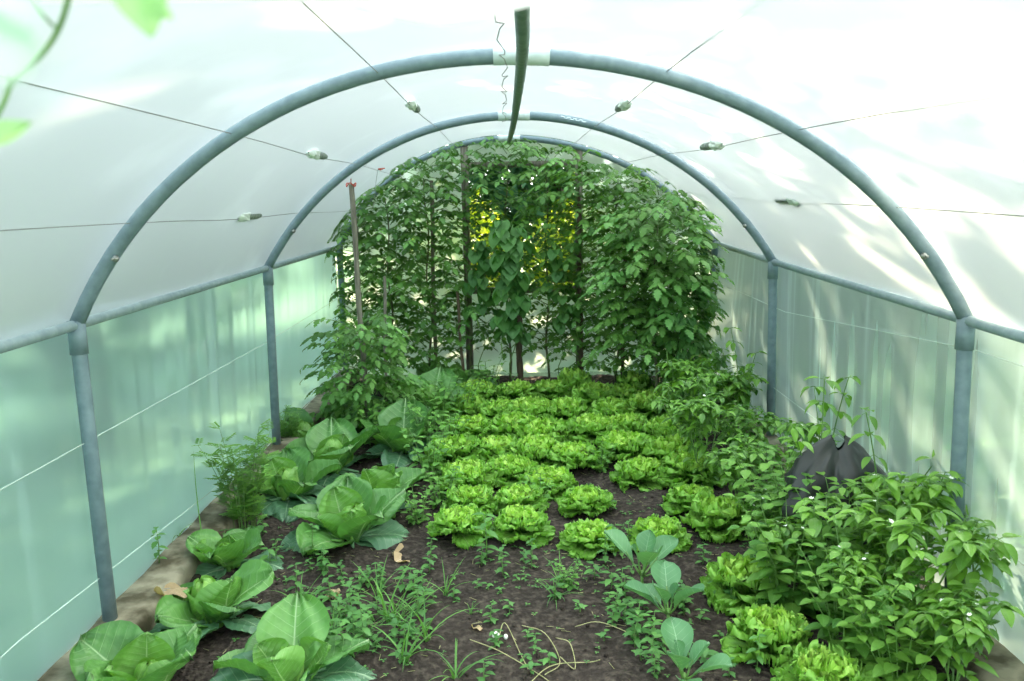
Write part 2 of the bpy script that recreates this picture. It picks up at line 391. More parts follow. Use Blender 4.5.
b = MB(); tube(b, smooth_path([p-o0 for p in rp], 5), PR*.78, 12); b.build('pipe', M['ridge'], root)
b = MB(); pp = []
for i in range(34):
    t = i/33; q = interp_pts(rp, -1.0+t*2.9)-o0
    pp.append(q+np.array([-.055+.012*math.sin(i*1.9), 0, -.02+.012*math.cos(i*1.3)]))
tube(b, pp, .0016, 5); b.build('loose_wire', M['wire'], root)

# roof film: lofted outside of the hoops
def film_section(k):
    A = hoops[k].copy(); c = np.array([A[:, 0].mean(), A[:, 1].min()-.25])
    d = A-c; return c+d*(1+(PR+.004)/np.linalg.norm(d, axis=1, keepdims=True))
secs = {k: film_section(k) for k in (1, 2, 3)}; secs[0] = secs[1].copy()
dx = secs[1]-secs[2]; secs[0] = secs[1]+dx*.6
ys = []
b = MB(); V = []; U = []
YN = 40
yy = np.linspace(-SP*1.05, 2*SP, YN)
for y in yy:
    t = np.clip((y+SP)/SP, 0, 2.9999); k = int(t); f = t-k
    A = secs[k]*(1-f)+secs[min(k+1, 3)]*f
    sag = .018*math.sin(PI*f)
    c = np.array([0, .9]); d = A-c
    A = c+d*(1-sag/np.linalg.norm(d, axis=1, keepdims=True))
    for i, (x, z) in enumerate(A): V.append((x, y, z)); U.append((i/48, y))
F = [(j*49+i, j*49+i+1, (j+1)*49+i+1, (j+1)*49+i) for j in range(YN-1) for i in range(48)]
b.add(V, F, U); o = b.build('ceiling', M['film_roof']); o['kind'] = 'structure'
# side films
for s, J, nm in ((-1, Lj, 'wall_left'), (1, Rj, 'wall_right')):
    b = MB(); V = []; U = []; ny = 150; nz = 8
    for j, y in enumerate(np.linspace(-SP*1.05, 2*SP, ny)):
        q = interp_pts(J, y)
        wr = .007*math.sin(y*23+math.sin(y*5)*2)+.005*math.sin(y*51+1.3)
        amp = .35+.65*max(0, math.sin(y*1.1+.3))
        for i in range(nz+1):
            t = i/nz; z = (q[2]+.03)*(1-t)+0.0*t
            x = q[0]+s*(.034) + (s*1.545-q[0]-s*.034)*t
            x += s*wr*amp*math.sin(PI*min(1, t*1.0))*1.0 + s*.0*t
            V.append((x, y, z)); U.append((y, z))
    F = [(j*(nz+1)+i, j*(nz+1)+i+1, (j+1)*(nz+1)+i+1, (j+1)*(nz+1)+i) for j in range(ny-1) for i in range(nz)]
    b.add(V, F, U); o = b.build(nm, M['film_wall']); o['kind'] = 'structure'
# end film with a doorway opening
YE = 2*SP+.04
ox0, ox1, oz0, oz1 = -.42, .52, .72, 1.76
b = MB(); A = secs[3]
def col_strip(x0, x1, zlo, zhi_fn, n=8):
    V = []; 
    for i in range(n+1):
        x = x0+(x1-x0)*i/n; zt = zhi_fn(x); zb = zlo(x) if callable(zlo) else zlo
        for j in range(7): V.append((x, YE+.006*math.sin(x*17+j), zb+(zt-zb)*j/6))
    b.add(V, [(i*7+j, i*7+j+1, (i+1)*7+j+1, (i+1)*7+j) for i in range(n) for j in range(6)])
top = lambda x: float(np.interp(x, A[:, 0], A[:, 1])) if A[0, 0] <= x <= A[-1, 0] else A[0, 1]
col_strip(-1.54, ox0, 0, top, 14); col_strip(ox1, 1.54, 0, top, 14); col_strip(ox0, ox1, 0, lambda x: oz0, 8); col_strip(ox0, ox1, oz1, top, 8)
o = b.build('wall_back', M['film_end']); o['kind'] = 'structure'
fr = tag(empty('door_frame', (0, YE-.03, 0)), 'grey weathered wooden frame around the opening behind the tomato plants', 'frame'); fr['kind'] = 'structure'; fr.name = 'door_1'
for x in (ox0, ox1):
    b = MB(); box(b, (x-.03, -.02, 0), (x+.03, .02, top(x)-.02)); b.build('door_post', M['wood'], fr)
for z in (oz0, oz1):
    b = MB(); box(b, (ox0, -.018, z-.025), (ox1, .018, z+.025)); b.build('cross_rail', M['wood'], fr)

# kerbs
for s, nm in ((-1, 'left'), (1, 'right')):
    b = MB(); n = 60; V = []; F = []
    for j in range(n):
        y = -2.2+j/(n-1)*6.6
        w1 = .175+.012*math.sin(y*9)+.006*math.sin(y*31)
        prof = [(1.60, -.06), (1.60, .035), (1.565, .055+.006*math.sin(y*13)), (1.60-w1-.02, .05+.006*math.sin(y*11+1)), (1.60-w1-.035, .035), (1.60-w1-.04, -.07)]
        for p in prof: V.append((s*p[0], y, p[1]))
    for j in range(n-1):
        for i in range(5): F.append((j*6+i, j*6+i+1, (j+1)*6+i+1, (j+1)*6+i))
    F += [(0, 1, 2, 3, 4, 5), tuple((n-1)*6+i for i in range(6))]
    b.add(V, F); o = b.build('trim_1' if s < 0 else 'trim_2', M['concrete']); o['kind'] = 'structure'

# ground
def hsoil(x, y): return -.045+.012*math.sin(x*5.1+y*2.3)+.010*math.sin(y*7.7-x*3.1)+.006*math.sin(x*23+y*17)
b = MB(); nx, ny = 120, 200; V = []
for j in range(ny+1):
    for i in range(nx+1):
        x = -1.45+2.9*i/nx; y = -1.2+(4.3+1.2)*j/ny
        V.append((x, y, hsoil(x, y)+.006*nr.rand()))
F = [(j*(nx+1)+i, j*(nx+1)+i+1, (j+1)*(nx+1)+i+1, (j+1)*(nx+1)+i) for j in range(ny) for i in range(nx)]
b.add(V, F); o = b.build('floor', M['soil']); o['kind'] = 'structure'
b = MB(); V = []; n = 40
for j in range(n+1):
    for i in range(n+1):
        x = -45+90*i/n; y = -30+90*j/n
        V.append((x, y, -.09+ (.0 if abs(x) < 3 and -4 < y < 8 else .15*math.sin(x*.3)*math.sin(y*.23))))
b.add(V, [(j*(n+1)+i, j*(n+1)+i+1, (j+1)*(n+1)+i+1, (j+1)*(n+1)+i) for j in range(n) for i in range(n)])
o = b.build('ground', M['lawn']); o['kind'] = 'structure'

# wires with wrapped foam sleeves
def along_wire(Pa, Pb, px):
    lo_, hi_ = -.3, 1.6
    f = lambda t: proj(Pa+(Pb-Pa)*t)[0]-px
    for _ in range(50):
        mi = (lo_+hi_)/2
        if f(lo_)*f(mi) <= 0: hi_ = mi
        else: lo_ = mi
    return Pa+(Pb-Pa)*lo_
wires = [((233, 134), (357, 164.5), 318, 'roof wire on the left, the one the stake is tied to', 'left, beside the red twine'),
         ((133, 223), (299, 213), 250, 'lowest wire under the left of the roof, just above the side rail', 'left, lowest and nearest the side rail'),
         ((379, 74), (437, 128), 414, 'steep wire left of the ridge pipe under the roof', 'left of the ridge pipe'),
         ((666, 72), (594, 127), 622, 'steep wire right of the ridge pipe under the roof', 'right of the ridge pipe'),
         ((797, 130), (660, 155), 711, 'middle wire under the bright right side of the roof', 'right, in the brightest part of the roof'),
         ((894, 207), (731, 195), 788, 'lowest wire under the right of the roof, above the side rail', 'right, lowest and nearest the side rail')]
for a_, b_, kx, lab, kl in wires:
    Pa, Pb = at(*a_, 0.0), at(*b_, SP)
    d = Pb-Pa
    Pz = Pa-d*.98; Pe = Pb+d*.95
    b = MB(); tube(b, smooth_path([Pz, Pa, (Pa+Pb)/2+np.array([0, 0, -.012]), Pb, (Pb+Pe)/2+np.array([0, 0, -.008]), Pe], 4), .0017, 6)
    tag(b.build('roof_wire', M['wire']), 'thin '+lab, 'wire', 'wires strung along the tunnel roof')
    K = along_wire(Pa, Pb, kx)
    rt = tag(empty('foam_sleeve', K), 'grey roll in white film on roof wire '+kl, 'sleeve', 'wrapped rolls on the roof wires')
    dn = norm(d); w = .018
    b = MB(); L_ = .15
    tube(b, [dn*t for t in np.linspace(-L_, L_, 7)], [w*.8, w, w*1.02, w*.97, w, w*.98, w*.7], 12); b.build('roll', M['foam'], rt)
    b = MB(); V = []; n_ = 16
    a1 = norm(np.cross(dn, [0, 0, 1])); a2 = np.cross(dn, a1)
    for i in range(5):
        for k in range(n_):
            th = 2*PI*k/n_; rr = w*(1.05+.5*rnd.random()*(i/4+.3)) if i else w*.15
            V.append(dn*(-L_-.03+i*.028+.008*rnd.random())+rr*(math.cos(th)*a1+math.sin(th)*a2))
    b.add(V, [(i*n_+k, i*n_+(k+1) % n_, (i+1)*n_+(k+1) % n_, (i+1)*n_+k) for i in range(4) for k in range(n_)])
    b.build('film_wrap', M['wrap'], rt, smooth=False)

# cords along the walls
for s, (p1, p2), lab in ((-1, ((0, 490), (262, 345)), 'upper pale cord stretched along the left film wall'),
                         (-1, ((20, 640), (262, 452)), 'lower pale cord stretched along the left film wall'),
                         (1, ((785, 312), (975, 350)), 'upper pale cord stretched along the right film wall'),
                         (1, ((830, 430), (1010, 555)), 'lower pale cord stretched along the right film wall')):
    pts = []
    for (px, py) in (p1, p2):
        d = ray(px, py); t = (s*1.515-C0[0])/d[0]; pts.append(C0+d*t)
    pts.sort(key=lambda p: p[1]); Pa, Pb = pts
    d = (Pb-Pa)/(Pb[1]-Pa[1])
    Q = [Pa+d*(y-Pa[1]) for y in (-1.6, Pa[1], Pb[1], 4.2)]
    Q[0][2] = Pa[2]; Q[3][2] = Pb[2]
    b = MB(); tube(b, Q, .0016, 5)
    tag(b.build('guy_line', M['cord_white']), lab, 'cord', 'cords along the film walls')

# printing on the film
def film_pt(px, py):
    d = ray(px, py); best = None
    for t in np.linspace(2, 8, 1500):
        P = C0+d*t; y = P[1]
        tt = np.clip((y+SP)/SP, 0, 2.9999); k = int(tt); f = tt-k
        A = secs[k]*(1-f)+secs[min(k+1, 3)]*f
        if A[0, 0] < P[0] < A[-1, 0] and P[2] > np.interp(P[0], A[:, 0], A[:, 1])-.02: return P
    return C0+d*4
for i, (px, py, sz) in enumerate(((622, 46, 1.0), (582, 91, 1.0), (572, 116, .9))):
    P = film_pt(px, py); b = MB()
    for r_ in range(2):
        for c_ in range(4):
            if rnd.random() < .15: continue
            x = (c_-1.5)*.034+r_*.02; y = (r_-.5)*.07
            s_ = .012*sz
            ang = rnd.uniform(-.3, .3)
            Vv = []
            for (aa, bb) in ((-1, -1.4), (1, -1.6), (1.1, .9), (.2, 1.5), (-.9, 1.1)):
                Vv.append((x+aa*s_, y+bb*s_*1.2, 0))
            b.add(Vv, [(0, 1, 2, 3, 4)])
    x_ = .085; b.add([(-x_, -.0012, 0), (x_, -.0012, 0), (x_, .0012, 0), (-x_, .0012, 0)], [(0, 1, 2, 3)])
    sl = math.atan2(-(P[0]), 1.4)
    o = b.build('film_print', M['print'], None, loc=P-np.array([P[0]*.01, 0, .014]), rot=(0, -sl*-1 if False else math.atan(P[0]/1.45), 0))
    tag(o, ['faint grey printed marks on the roof film nearest the camera, right of ridge', 'faint grey printed marks on the roof film between the two hoops', 'faint grey printed marks on the roof film just before the second hoop'][i], 'print', 'printing on the roof film')

#@@PLANTS@@
# ------------------------------------------------------------------ leaf shapes
def frame(az, pitch=0.0):
    D = np.array([math.cos(az)*math.cos(pitch), math.sin(az)*math.cos(pitch), math.sin(pitch)])
    X = np.array([math.sin(az), -math.cos(az), 0.0])
    return X, D, np.cross(X, D)
def o_ovate(v): return np.sin(PI*np.clip(v, 0, 1)**.72)**.9
def o_round(v): return np.clip(np.sin(PI*np.clip(v, 0.02, 1)**1.15), 0, 1)**.55*(1-.0*v)
def o_heart(v): return np.clip(1.15*np.sin(PI*np.clip(v*.93+.07, 0, 1)**.55), 0, 1)**.8
def o_obov(v): return np.clip(np.sin(PI*np.clip(v, 0, 1)**1.5), 0, 1)**.75*.94+.06*(1-v)
def o_fan(v): return .16+.84*np.sin(PI*.5*np.clip(v*1.25, 0, 1))**1.3*np.sqrt(np.clip(1-np.clip((v-.72)/.30, 0, 1)**2.6, 0, 1))
def o_jag(v): return np.sin(PI*np.clip(v, 0, 1)**.72)**.75
def o_blade(v): return (1-v)**.6*np.minimum(1, v*6+.4)
def leaf(mb, base, X, D, Nn, L, W, nu=4, nv=6, outline=o_ovate, bend=-.6, cup=.15, ruf=0.0, rn=5, tint=.5, mat=0, rs=None, notch=0.0, fan=False, puck=0.0):
    v = np.linspace(0, 1, nv+1)
    if not fan: v = v**.9
    u = np.linspace(-1, 1, nu+1)
    a = bend*v
    dv = np.diff(v, prepend=0)
    yc = np.cumsum(np.cos(a)*dv)*L; zc = np.cumsum(np.sin(a)*dv)*L
    w = outline(v)*W/2
    if outline is o_jag: w = w*np.where(np.arange(len(v)) % 2, 1.12, .58)
    Uu, Vv = np.meshgrid(u, v)
    ww = w[:, None]*Uu
    off = cup*np.abs(ww)*np.abs(Uu)
    if ruf:
        ph = rnd.uniform(0, 6.3); ph2 = rnd.uniform(0, 6.3)
        s = np.arctan2(Uu*(.35+w[:, None]/(W/2)), 1.25-Vv) if not fan else Uu*1.2+Uu*np.abs(Uu)*(1-Vv)*1.6
        m = np.maximum(np.abs(Uu)**2.2, np.clip(Vv, 0, 1)**5)*np.minimum(1, Vv*2.2)
        off = off + ruf*m*(np.sin(rn*s*2+ph)+.55*np.sin(rn*s*4.3+ph2))
        ex = ruf*m*.75*(np.sin(rn*s*2.5+ph2)+.6*np.sin(rn*s*1.1+ph)) if fan else 0*m
        ww = ww*(1+.05*m*np.sin(rn*s*3+ph2))
    if puck:
        off = off+puck*np.abs(np.sin((Vv-np.abs(Uu*w[:, None]/(W/2))*.25)*PI*8))*np.clip(np.abs(Uu)*3, 0, 1)+puck*np.sin(Uu*5+Vv*7+rnd.uniform(0, 6))
    ca, sa = np.cos(a)[:, None], np.sin(a)[:, None]
    if not ruf: ex = 0
    y = yc[:, None]+ex-sa*off; z = zc[:, None]+ca*off
    if notch: y = y-notch*L*np.abs(Uu)**1.5*(1-Vv)**3
    P = (np.asarray(base)[None, None, :]+ww[..., None]*X+y[..., None]*D+z[..., None]*Nn).reshape(-1, 3)
    UV = np.stack([(Uu*outline(v)[:, None]*.5+.5).ravel(), Vv.ravel()], 1)
    n1 = nu+1
    F = [(j*n1+i, j*n1+i+1, (j+1)*n1+i+1, (j+1)*n1+i) for j in range(nv) for i in range(nu)]
    mb.add(P, F, UV, tint, mat)

# ---------------- cabbages
def cab_leaf_mesh(kind, i):
    b = MB()
    L = {'in': .20, 'mid': .25, 'out': .265}[kind]*rnd.uniform(.88, 1.08); W = {'in': .18, 'mid': .235, 'out': .235}[kind]*rnd.uniform(.9, 1.08)
    pitch = {'in': 1.25, 'mid': .95, 'out': .45}[kind]+rnd.uniform(-.08, .08)
    bend = {'in': -.10, 'mid': -.55, 'out': -.95}[kind]+rnd.uniform(-.3, .3)
    X, D, Nn = frame(PI/2, pitch)
    leaf(b, (0, .012, .0), X, D, Nn, L, W, 18, 32, o_round, bend, {'in': .55, 'mid': .32, 'out': -.05}[kind]+rnd.uniform(-.06, .1), .016 if kind != 'in' else .010, 4, .5, 0, puck=.0045)
    tube(b, [(0, .01, -.02), (0, .02, .02), np.array((0, .012, 0))+D*L*.35-Nn*.003], [.011, .009, .004], 6, tint=1.0)
    return b.mesh('cabbage_'+kind, [{'in': M['cab_in'], 'mid': M['cab'], 'out': M['cab_blue']}[kind]])
CL = {k: [cab_leaf_mesh(k, i) for i in range(4)] for k in ('in', 'mid', 'out')}
def head_mesh(point=1.25):
    b = MB()
    for q in range(7):
        a0 = q*2.4; V = []; U = []; nu, nv = 12, 12
        sc = 1.0-.035*q
        for j in range(nv+1):
            v = j/nv; phi = PI*(.08+.90*v)
            for i in range(nu+1):
                u = -1+2*i/nu; ww = math.sin(PI*min(1, v*.9+.12)**.9)**.5
                th = a0+u*1.25*ww
                rr = .062*sc*(math.sin(phi)**.8)*(1+.10*abs(u)**4+.012*math.sin(9*u+q*2+v*6))
                z = .075-.085*point*math.cos(phi)*sc+.012*(abs(u)**3)
                V.append((rr*math.cos(th), rr*math.sin(th), z)); U.append((.5+u*.5*ww, v))
        b.add(V, [(j*(nu+1)+i, j*(nu+1)+i+1, (j+1)*(nu+1)+i+1, (j+1)*(nu+1)+i) for j in range(nv) for i in range(nu)], U, .5+.06*q)
    return b.mesh('cabbage_head', [M['cab_head']])
HEADS = [head_mesh(1.25), head_mesh(1.0)]
def brown_leaf_mesh():
    b = MB(); X, D, Nn = frame(PI/2, .5)
    leaf(b, (0, 0, 0), X, D, Nn, .13, .12, 12, 10, o_round, -1.2, .3, .02, 5, .6); return b.mesh('withered_leaf', [M['dry_leaf']])
BROWN = brown_leaf_mesh()
def gp(px, py):
    p = g(px, py, -.04); return p
def cabbage(px, py, sc, label, nin=3, nmid=4, nout=4, head=0, rz=None, tilt=0, brown=None, extra=()):
    p = gp(px, py); rz = rnd.uniform(0, 6.3) if rz is None else rz
    sc *= 1.0 if py > 560 else 1.13
    r = tag(empty('cabbage', (p[0], p[1], hsoil(p[0], p[1])), rz, sc), label, 'cabbage', 'cabbages in the bed along the left kerb')
    if head is not None: link('head', HEADS[head], r, (0, 0, .01), (rnd.uniform(-.25, .25), rnd.uniform(-.25, .25), rnd.uniform(0, 6)), rnd.uniform(.75, .98))
    for kind, n, ph, rad in (('in', nin, 0, .035), ('mid', nmid, .9, .03), ('out', nout, .4, .02)):
        for i in range(n):
            a = 2*PI*i/n+ph+rnd.uniform(-.22, .22)
            s = rnd.uniform(.78, 1.15)
            link('leaf', rnd.choice(CL[kind]), r, (rad*math.cos(a+PI/2), rad*math.sin(a+PI/2), .01), (rnd.uniform(-.4, .2), rnd.uniform(-.4, .4), a+rnd.uniform(-.2, .2)), s)
    for (kind, wa, s, tl) in extra:       # wa: world heading of the leaf
        a = wa-PI/2-rz
        link('leaf', CL[kind][1], r, (.02*math.cos(a+PI/2), .02*math.sin(a+PI/2), .01), (tl, 0, a), s)
    if brown is not None:
        a = brown-PI/2-rz
        link('withered_leaf', BROWN, r, (.12*math.cos(a+PI/2), .12*math.sin(a+PI/2), .09), (.1, .2, a), 1.0)['label'] = 'pale brown withered outer leaf'
    return r
R2 = math.radians
cabbage(146, 694, .88, 'cabbage cut by the bottom edge of the picture in the corner by the left kerb', 3, 4, 4, 0, .3, extra=[('mid', R2(60), 1.0, 0)])
cabbage(292, 688, .9, 'largest cabbage, at the bottom of the bed, one broad round leaf standing upright', 3, 4, 4, 1, 1.0, extra=[('mid', R2(95), 1.15, .25), ('out', R2(10), 1.1, 0)])
cabbage(212, 622, .98, 'cabbage beside the foot of the near left post with a withered brown leaf', 3, 5, 5, 0, .2, brown=R2(160), extra=[('out', R2(190), 1.05, .1)])
cabbage(232, 570, .82, 'small cabbage touching the left kerb, next behind the one with the withered leaf', 3, 4, 3, 0, 2.0, extra=[('out', R2(-5), 1.1, 0)])
cabbage(350, 538, 1.0, 'open cabbage at the edge of the bare soil, cupped leaves round a pale heart', 4, 5, 5, 1, .5, extra=[('out', R2(0), 1.05, 0), ('out', R2(190), 1.0, 0)])
cabbage(290, 502, .92, 'cabbage with a smooth round pale head right of the feathery plant', 3, 4, 5, 0, .9, extra=[('out', R2(-80), .95, 0)])
cabbage(384, 500, .88, 'cabbage with pale cupped leaves, between the open cabbage and the lettuces', 4, 4, 4, 1, 2.6)
cabbage(332, 470, 1.05, 'tall cabbage behind the round headed one, its leaves standing up in a cup', 3, 5, 5, 0, 1.6, extra=[('mid', R2(100), 1.1, .2)])
cabbage(402, 455, 1.0, 'cabbage in front of the leaning stake with a big glossy leaf standing up', 3, 4, 5, 1, 0, extra=[('mid', R2(90), 1.2, .2)])
cabbage(305, 447, .9, 'cabbage against the kerb by the foot of the middle left post', 3, 4, 4, 0, 1.2)
cabbage(350, 432, .85, 'cabbage half hidden under the bushy tomato plant tied to the stake', 3, 4, 4, 0, 2.2)
cabbage(432, 412, 1.0, 'dark cabbage right of the staked tomato plant, at the back of the bed', 2, 5, 5, 0, 1.4, extra=[('mid', R2(80), 1.2, .2)])
cabbage(455, 392, 1.0, 'farthest cabbage, dark and shaded, just before the wall of tomatoes', 2, 5, 5, 0, .4)
cabbage(398, 402, .95, 'shaded cabbage behind the staked tomato plant, near the tomato wall', 2, 5, 5, 1, 3.0)

# ---------------- young cabbages
def young_mesh(v):
    b = MB()
    for i in range(6):
        az = i*2.3+v; pt = [.75, .95, 1.05, 1.2, 1.35, .5][i]; X, D, Nn = frame(az, pt)
        q = .035+.02*rnd.random(); L = .125*[1.05, 1.1, 1.0, .8, .55, .8][i]
        st = np.array([0, 0, .03]); e = st+D*q
        tube(b, [st, (st+e)/2-Nn*.003, e+D*L*.3], [.004, .0032, .002], 6, 1)
        leaf(b, e, X, D, Nn, L, L*.78, 10, 12, o_obov, -.5+.3*rnd.random(), .4, .005, 2, rnd.uniform(.3, .8))
    tube(b, [(0, 0, -.03), (0, 0, .05)], [.006, .005], 7, 1)
    return b.mesh('young_cabbage', [M['young'], M['stem']])
YM = [young_mesh(0), young_mesh(1.3), young_mesh(2.4)]
for i, (px, py, s, lb) in enumerate(((642, 584, 1.12, 'farthest of the three smooth blue green cabbage seedlings, against the lettuces'),
                                     (668, 622, 1.08, 'middle one of three smooth blue green cabbage seedlings, on bare soil left of lettuces'),
                                     (684, 692, 1.0, 'nearest of the three smooth blue green cabbage seedlings, cut by the bottom edge'))):
    p = gp(px, py); o = link('cabbage_seedling', YM[i], None, (p[0], p[1], hsoil(p[0], p[1])), (0, 0, [.4, 1.9, 3.3][i]), s*1.1)
    tag(o, lb, 'seedling', 'young cabbages at the edge of the bare soil')

# ---------------- lettuces
def lettuce_mesh(seed, part):
    b = MB()
    if part == 'o':
        for i in range(19):
            f = i/19; az = i*2.39996+seed+rnd.uniform(-.3, .3); pt = .35+.75*f+rnd.uniform(-.15, .15); X, D, Nn = frame(az, pt)
            L = .155*(1-.18*f)*rnd.uniform(.9, 1.1)
            leaf(b, (.008*math.cos(az), .008*math.sin(az), .012+.012*f), X, D, Nn, L, L*.98, 44, 20, o_fan, .1-.8*(1-f*.5), .30, .0135, 7.5, .25+.6*f*rnd.uniform(.6, 1.2), fan=True)
    else:
        for i in range(11):
            f = i/11; az = i*2.39996+seed; pt = 1.0+.45*f+rnd.uniform(-.12, .12); X, D, Nn = frame(az, pt)
            L = .125*(1-.22*f)*rnd.uniform(.9, 1.1)
            leaf(b, (.005*math.cos(az), .005*math.sin(az), .03), X, D, Nn, L, L*.9, 40, 18, o_fan, -.15-.45*(1-f), .3, .0135, 7.5, .3+.6*rnd.random(), fan=True)
    return b.mesh('lettuce_leaves', [M['let'] if part == 'o' else M['let_heart']])
LM = [(lettuce_mesh(i*1.1, 'o'), lettuce_mesh(i*1.7, 'h')) for i in range(4)]
def lettuce(px, py, sc, lb, grp, zs=1.0):
    p = gp(px, py); k = rnd.randrange(4)
    r = tag(empty('lettuce', (p[0], p[1], hsoil(p[0], p[1])-.005), rnd.uniform(0, 6.3), 1.0), lb, 'lettuce', grp)
    r.scale = (sc, sc, sc*zs)
    link('outer_leaves', LM[k][0], r); link('heart_leaves', LM[k][1], r)['label'] = 'paler yellow green heart'
    return r
GR = 'lettuces of the right row along the peppers'
for px, py, s, lb, zs in ((744, 594, 1.10, 'big frilly lettuce, third up from the bottom right, beside the middle cabbage seedling', 1.05),
                  (772, 655, 1.02, 'big rounded frilly lettuce with a crisp yellow heart, second up from the bottom', 1.15),
                  (826, 700, .98, 'frilly lettuce cut by the bottom edge of the picture, nearest of all', 1.1),
                  (718, 530, 1.05, 'lettuce with upright cupped heart, fourth from the bottom in the right row', 1.15),
                  (658, 540, .92, 'low frilly lettuce directly behind the farthest cabbage seedling', .9),
                  (590, 544, .92, 'single round low lettuce standing alone at the end of the bare soil', .8)):
    lettuce(px, py, s, lb, GR, zs)
rows = [(400, [482, 520, 556, 592, 628, 662], .9), (420, [462, 497, 534, 572, 610, 648], .95), (441, [474, 512, 550, 590, 630, 668], .95),
        (464, [455, 494, 536, 580, 624, 668], .93), (484, [462, 506, 552, 640, 688], .88), (512, [474, 524, 582, 692], .84), (538, [457, 519], .85)]
rn = ['back row of the central bed', 'second row from the back', 'third row from the back', 'fourth row from the back', 'fifth row from the back', 'sixth row from the back', 'front row, at the bare soil']
on = ['first', 'second', 'third', 'fourth', 'fifth', 'sixth']
for ri, (py, xs, s) in enumerate(rows):
    for ci, px in enumerate(xs):
        pos = on[ci]+' from the cabbage side' if len(xs) > 2 else ('nearer the cabbages' if ci == 0 else 'farther from the cabbages')
        lettuce(px+rnd.uniform(-7, 7), py+rnd.uniform(-5, 5) if ri < 5 else py, s*(rnd.uniform(1.15, 1.4) if ri < 5 else 1.08), 'bright frilly lettuce, '+rn[ri]+', '+pos, 'lettuces of the central bed', .95)
lettuce(574, 396, 1.0, 'tall round lettuce standing alone right of the bare patch before the tomatoes', 'lettuces before the tomatoes', 1.5)
lettuce(634, 396, 1.0, 'tall lettuce right of the other tall one, before the tomatoes', 'lettuces before the tomatoes', 1.5)

# ---------------- tomatoes
def comp_leaf(b, base, az, pitch, L, mat=0, tint=.5, n=4, lw=.60, lsz=.35):
    P = [np.array(base)]; a = pitch; k = 6
    for i in range(k):
        X, D, Nn = frame(az, a); P.append(P[-1]+D*L/k); a -= (pitch+.42)/k*rnd.uniform(.7, 1.3)
    tube(b, P, [.0028]*3+[.0018]*4, 4, 1, caps=False)
    X, D, Nn = frame(az, a)
    leaf(b, P[-1], X, D, Nn, L*lsz, L*lsz*lw, 2, 8, o_jag, -.5, -.15, 0, tint=tint+rnd.uniform(-.15, .15), mat=mat)
    for j in range(n):
        q = P[1+int((j+.6)*5/n)]+rnd.uniform(0, .02)*np.array([0, 0, 1])
        for s in (-1, 1):
            sa = az+s*rnd.uniform(.85, 1.25); X, D, Nn = frame(sa, a*.5+rnd.uniform(-.3, .15))
            l2 = L*lsz*(.62+.10*j)*rnd.uniform(.85, 1.1)
            leaf(b, q, X, D, Nn, l2, l2*lw, 2, 7, o_jag, -.5, -.15, 0, tint=tint+rnd.uniform(-.15, .15), mat=mat)
def tomato(x, y, h, spread, n, lab, grp='tomato plants at the end of the tunnel', zlow=.35, pale=False, fruit=3, size=.26, name='tomato_plant', leanx=0.0, ylean=0.0, azr=None):
    z0 = hsoil(min(max(x, -1.4), 1.4), min(y, 4.2))
    r = tag(empty(name, (x, y, z0)), lab, 'tomato plant', grp)
    k = 9; P = [np.array([leanx*(i/k)**1.5+.015*math.sin(i*1.7+x*5), ylean*(i/k)**1.5+.015*math.cos(i*2.1), -.02+h*.93*i/k]) for i in range(k+1)]
    b = MB(); tube(b, smooth_path(P, 3), np.linspace(.011, .004, (k)*3+1), 7)
    b.build('stem', M['stem_brown'], r)
    b = MB()
    n = int(n*(2.5 if x < -.5 or x > .6 else 2.9))
    for i in range(n):
        t = (i+.5)/n; z = zlow+(h-zlow)*t**.9
        c = interp_pts([np.array([p[0], p[2], p[1]]) for p in P], z)
        az = i*2.39996+rnd.uniform(-.4, .4); rr = spread*rnd.uniform(0, .95)*(1-.35*abs(t-.5)*2)
        base = np.array([c[0]+rr*math.cos(az), c[2]+rr*math.sin(az), z+rnd.uniform(-.04, .04)])
        if rr > .03 and i % 3 == 0: tube(b, [np.array([c[0], c[2], z-.05]), base], [.004, .0025], 4, 1, caps=False)
        comp_leaf(b, base, az, rnd.uniform(-.1, .7), size*rnd.uniform(.75, 1.15), 0 if rnd.random() > (.55 if pale else .2) else 2, rnd.uniform(.2, .8))
    for V_ in b.V:
        wx = np.clip(V_[:, 0]+x, -1.47, 1.46); wy = np.minimum(V_[:, 1]+y, 4.2)
        V_[:, 2] = np.minimum(V_[:, 2], np.interp(wx, secs[3][:, 0], secs[3][:, 1])-.03-z0); V_[:, 0] = wx-x; V_[:, 1] = wy-y
    b.build('foliage', [M['tom'], M['stem'], M['tom_light']], r)
    for i in range(fruit):
        a = rnd.uniform(-2.6, -.5); z = rnd.uniform(.45, h*.65); b = MB()
        rr = rnd.uniform(.022, .034)
        ball(b, (0, 0, 0), rr, 12, 8, 0, rib=.03, sq=.85)
        for q in range(5):
            X, D, Nn = frame(q*2*PI/5, .3); leaf(b, (0, 0, rr*.8), X, D, Nn, .016, .006, 2, 2, o_ovate, -.5, 0, mat=1)
        tube(b, [(0, 0, rr*.8), (0, .01, rr+.03)], .0022, 4, 1)
        b.build('tomato', [M['fruit'], M['stem']], r, loc=(spread*.9*math.cos(a), spread*.9*math.sin(a), z))
    return r
def roofz(x): return float(np.interp(x, secs[3][:, 0], secs[3][:, 1]))
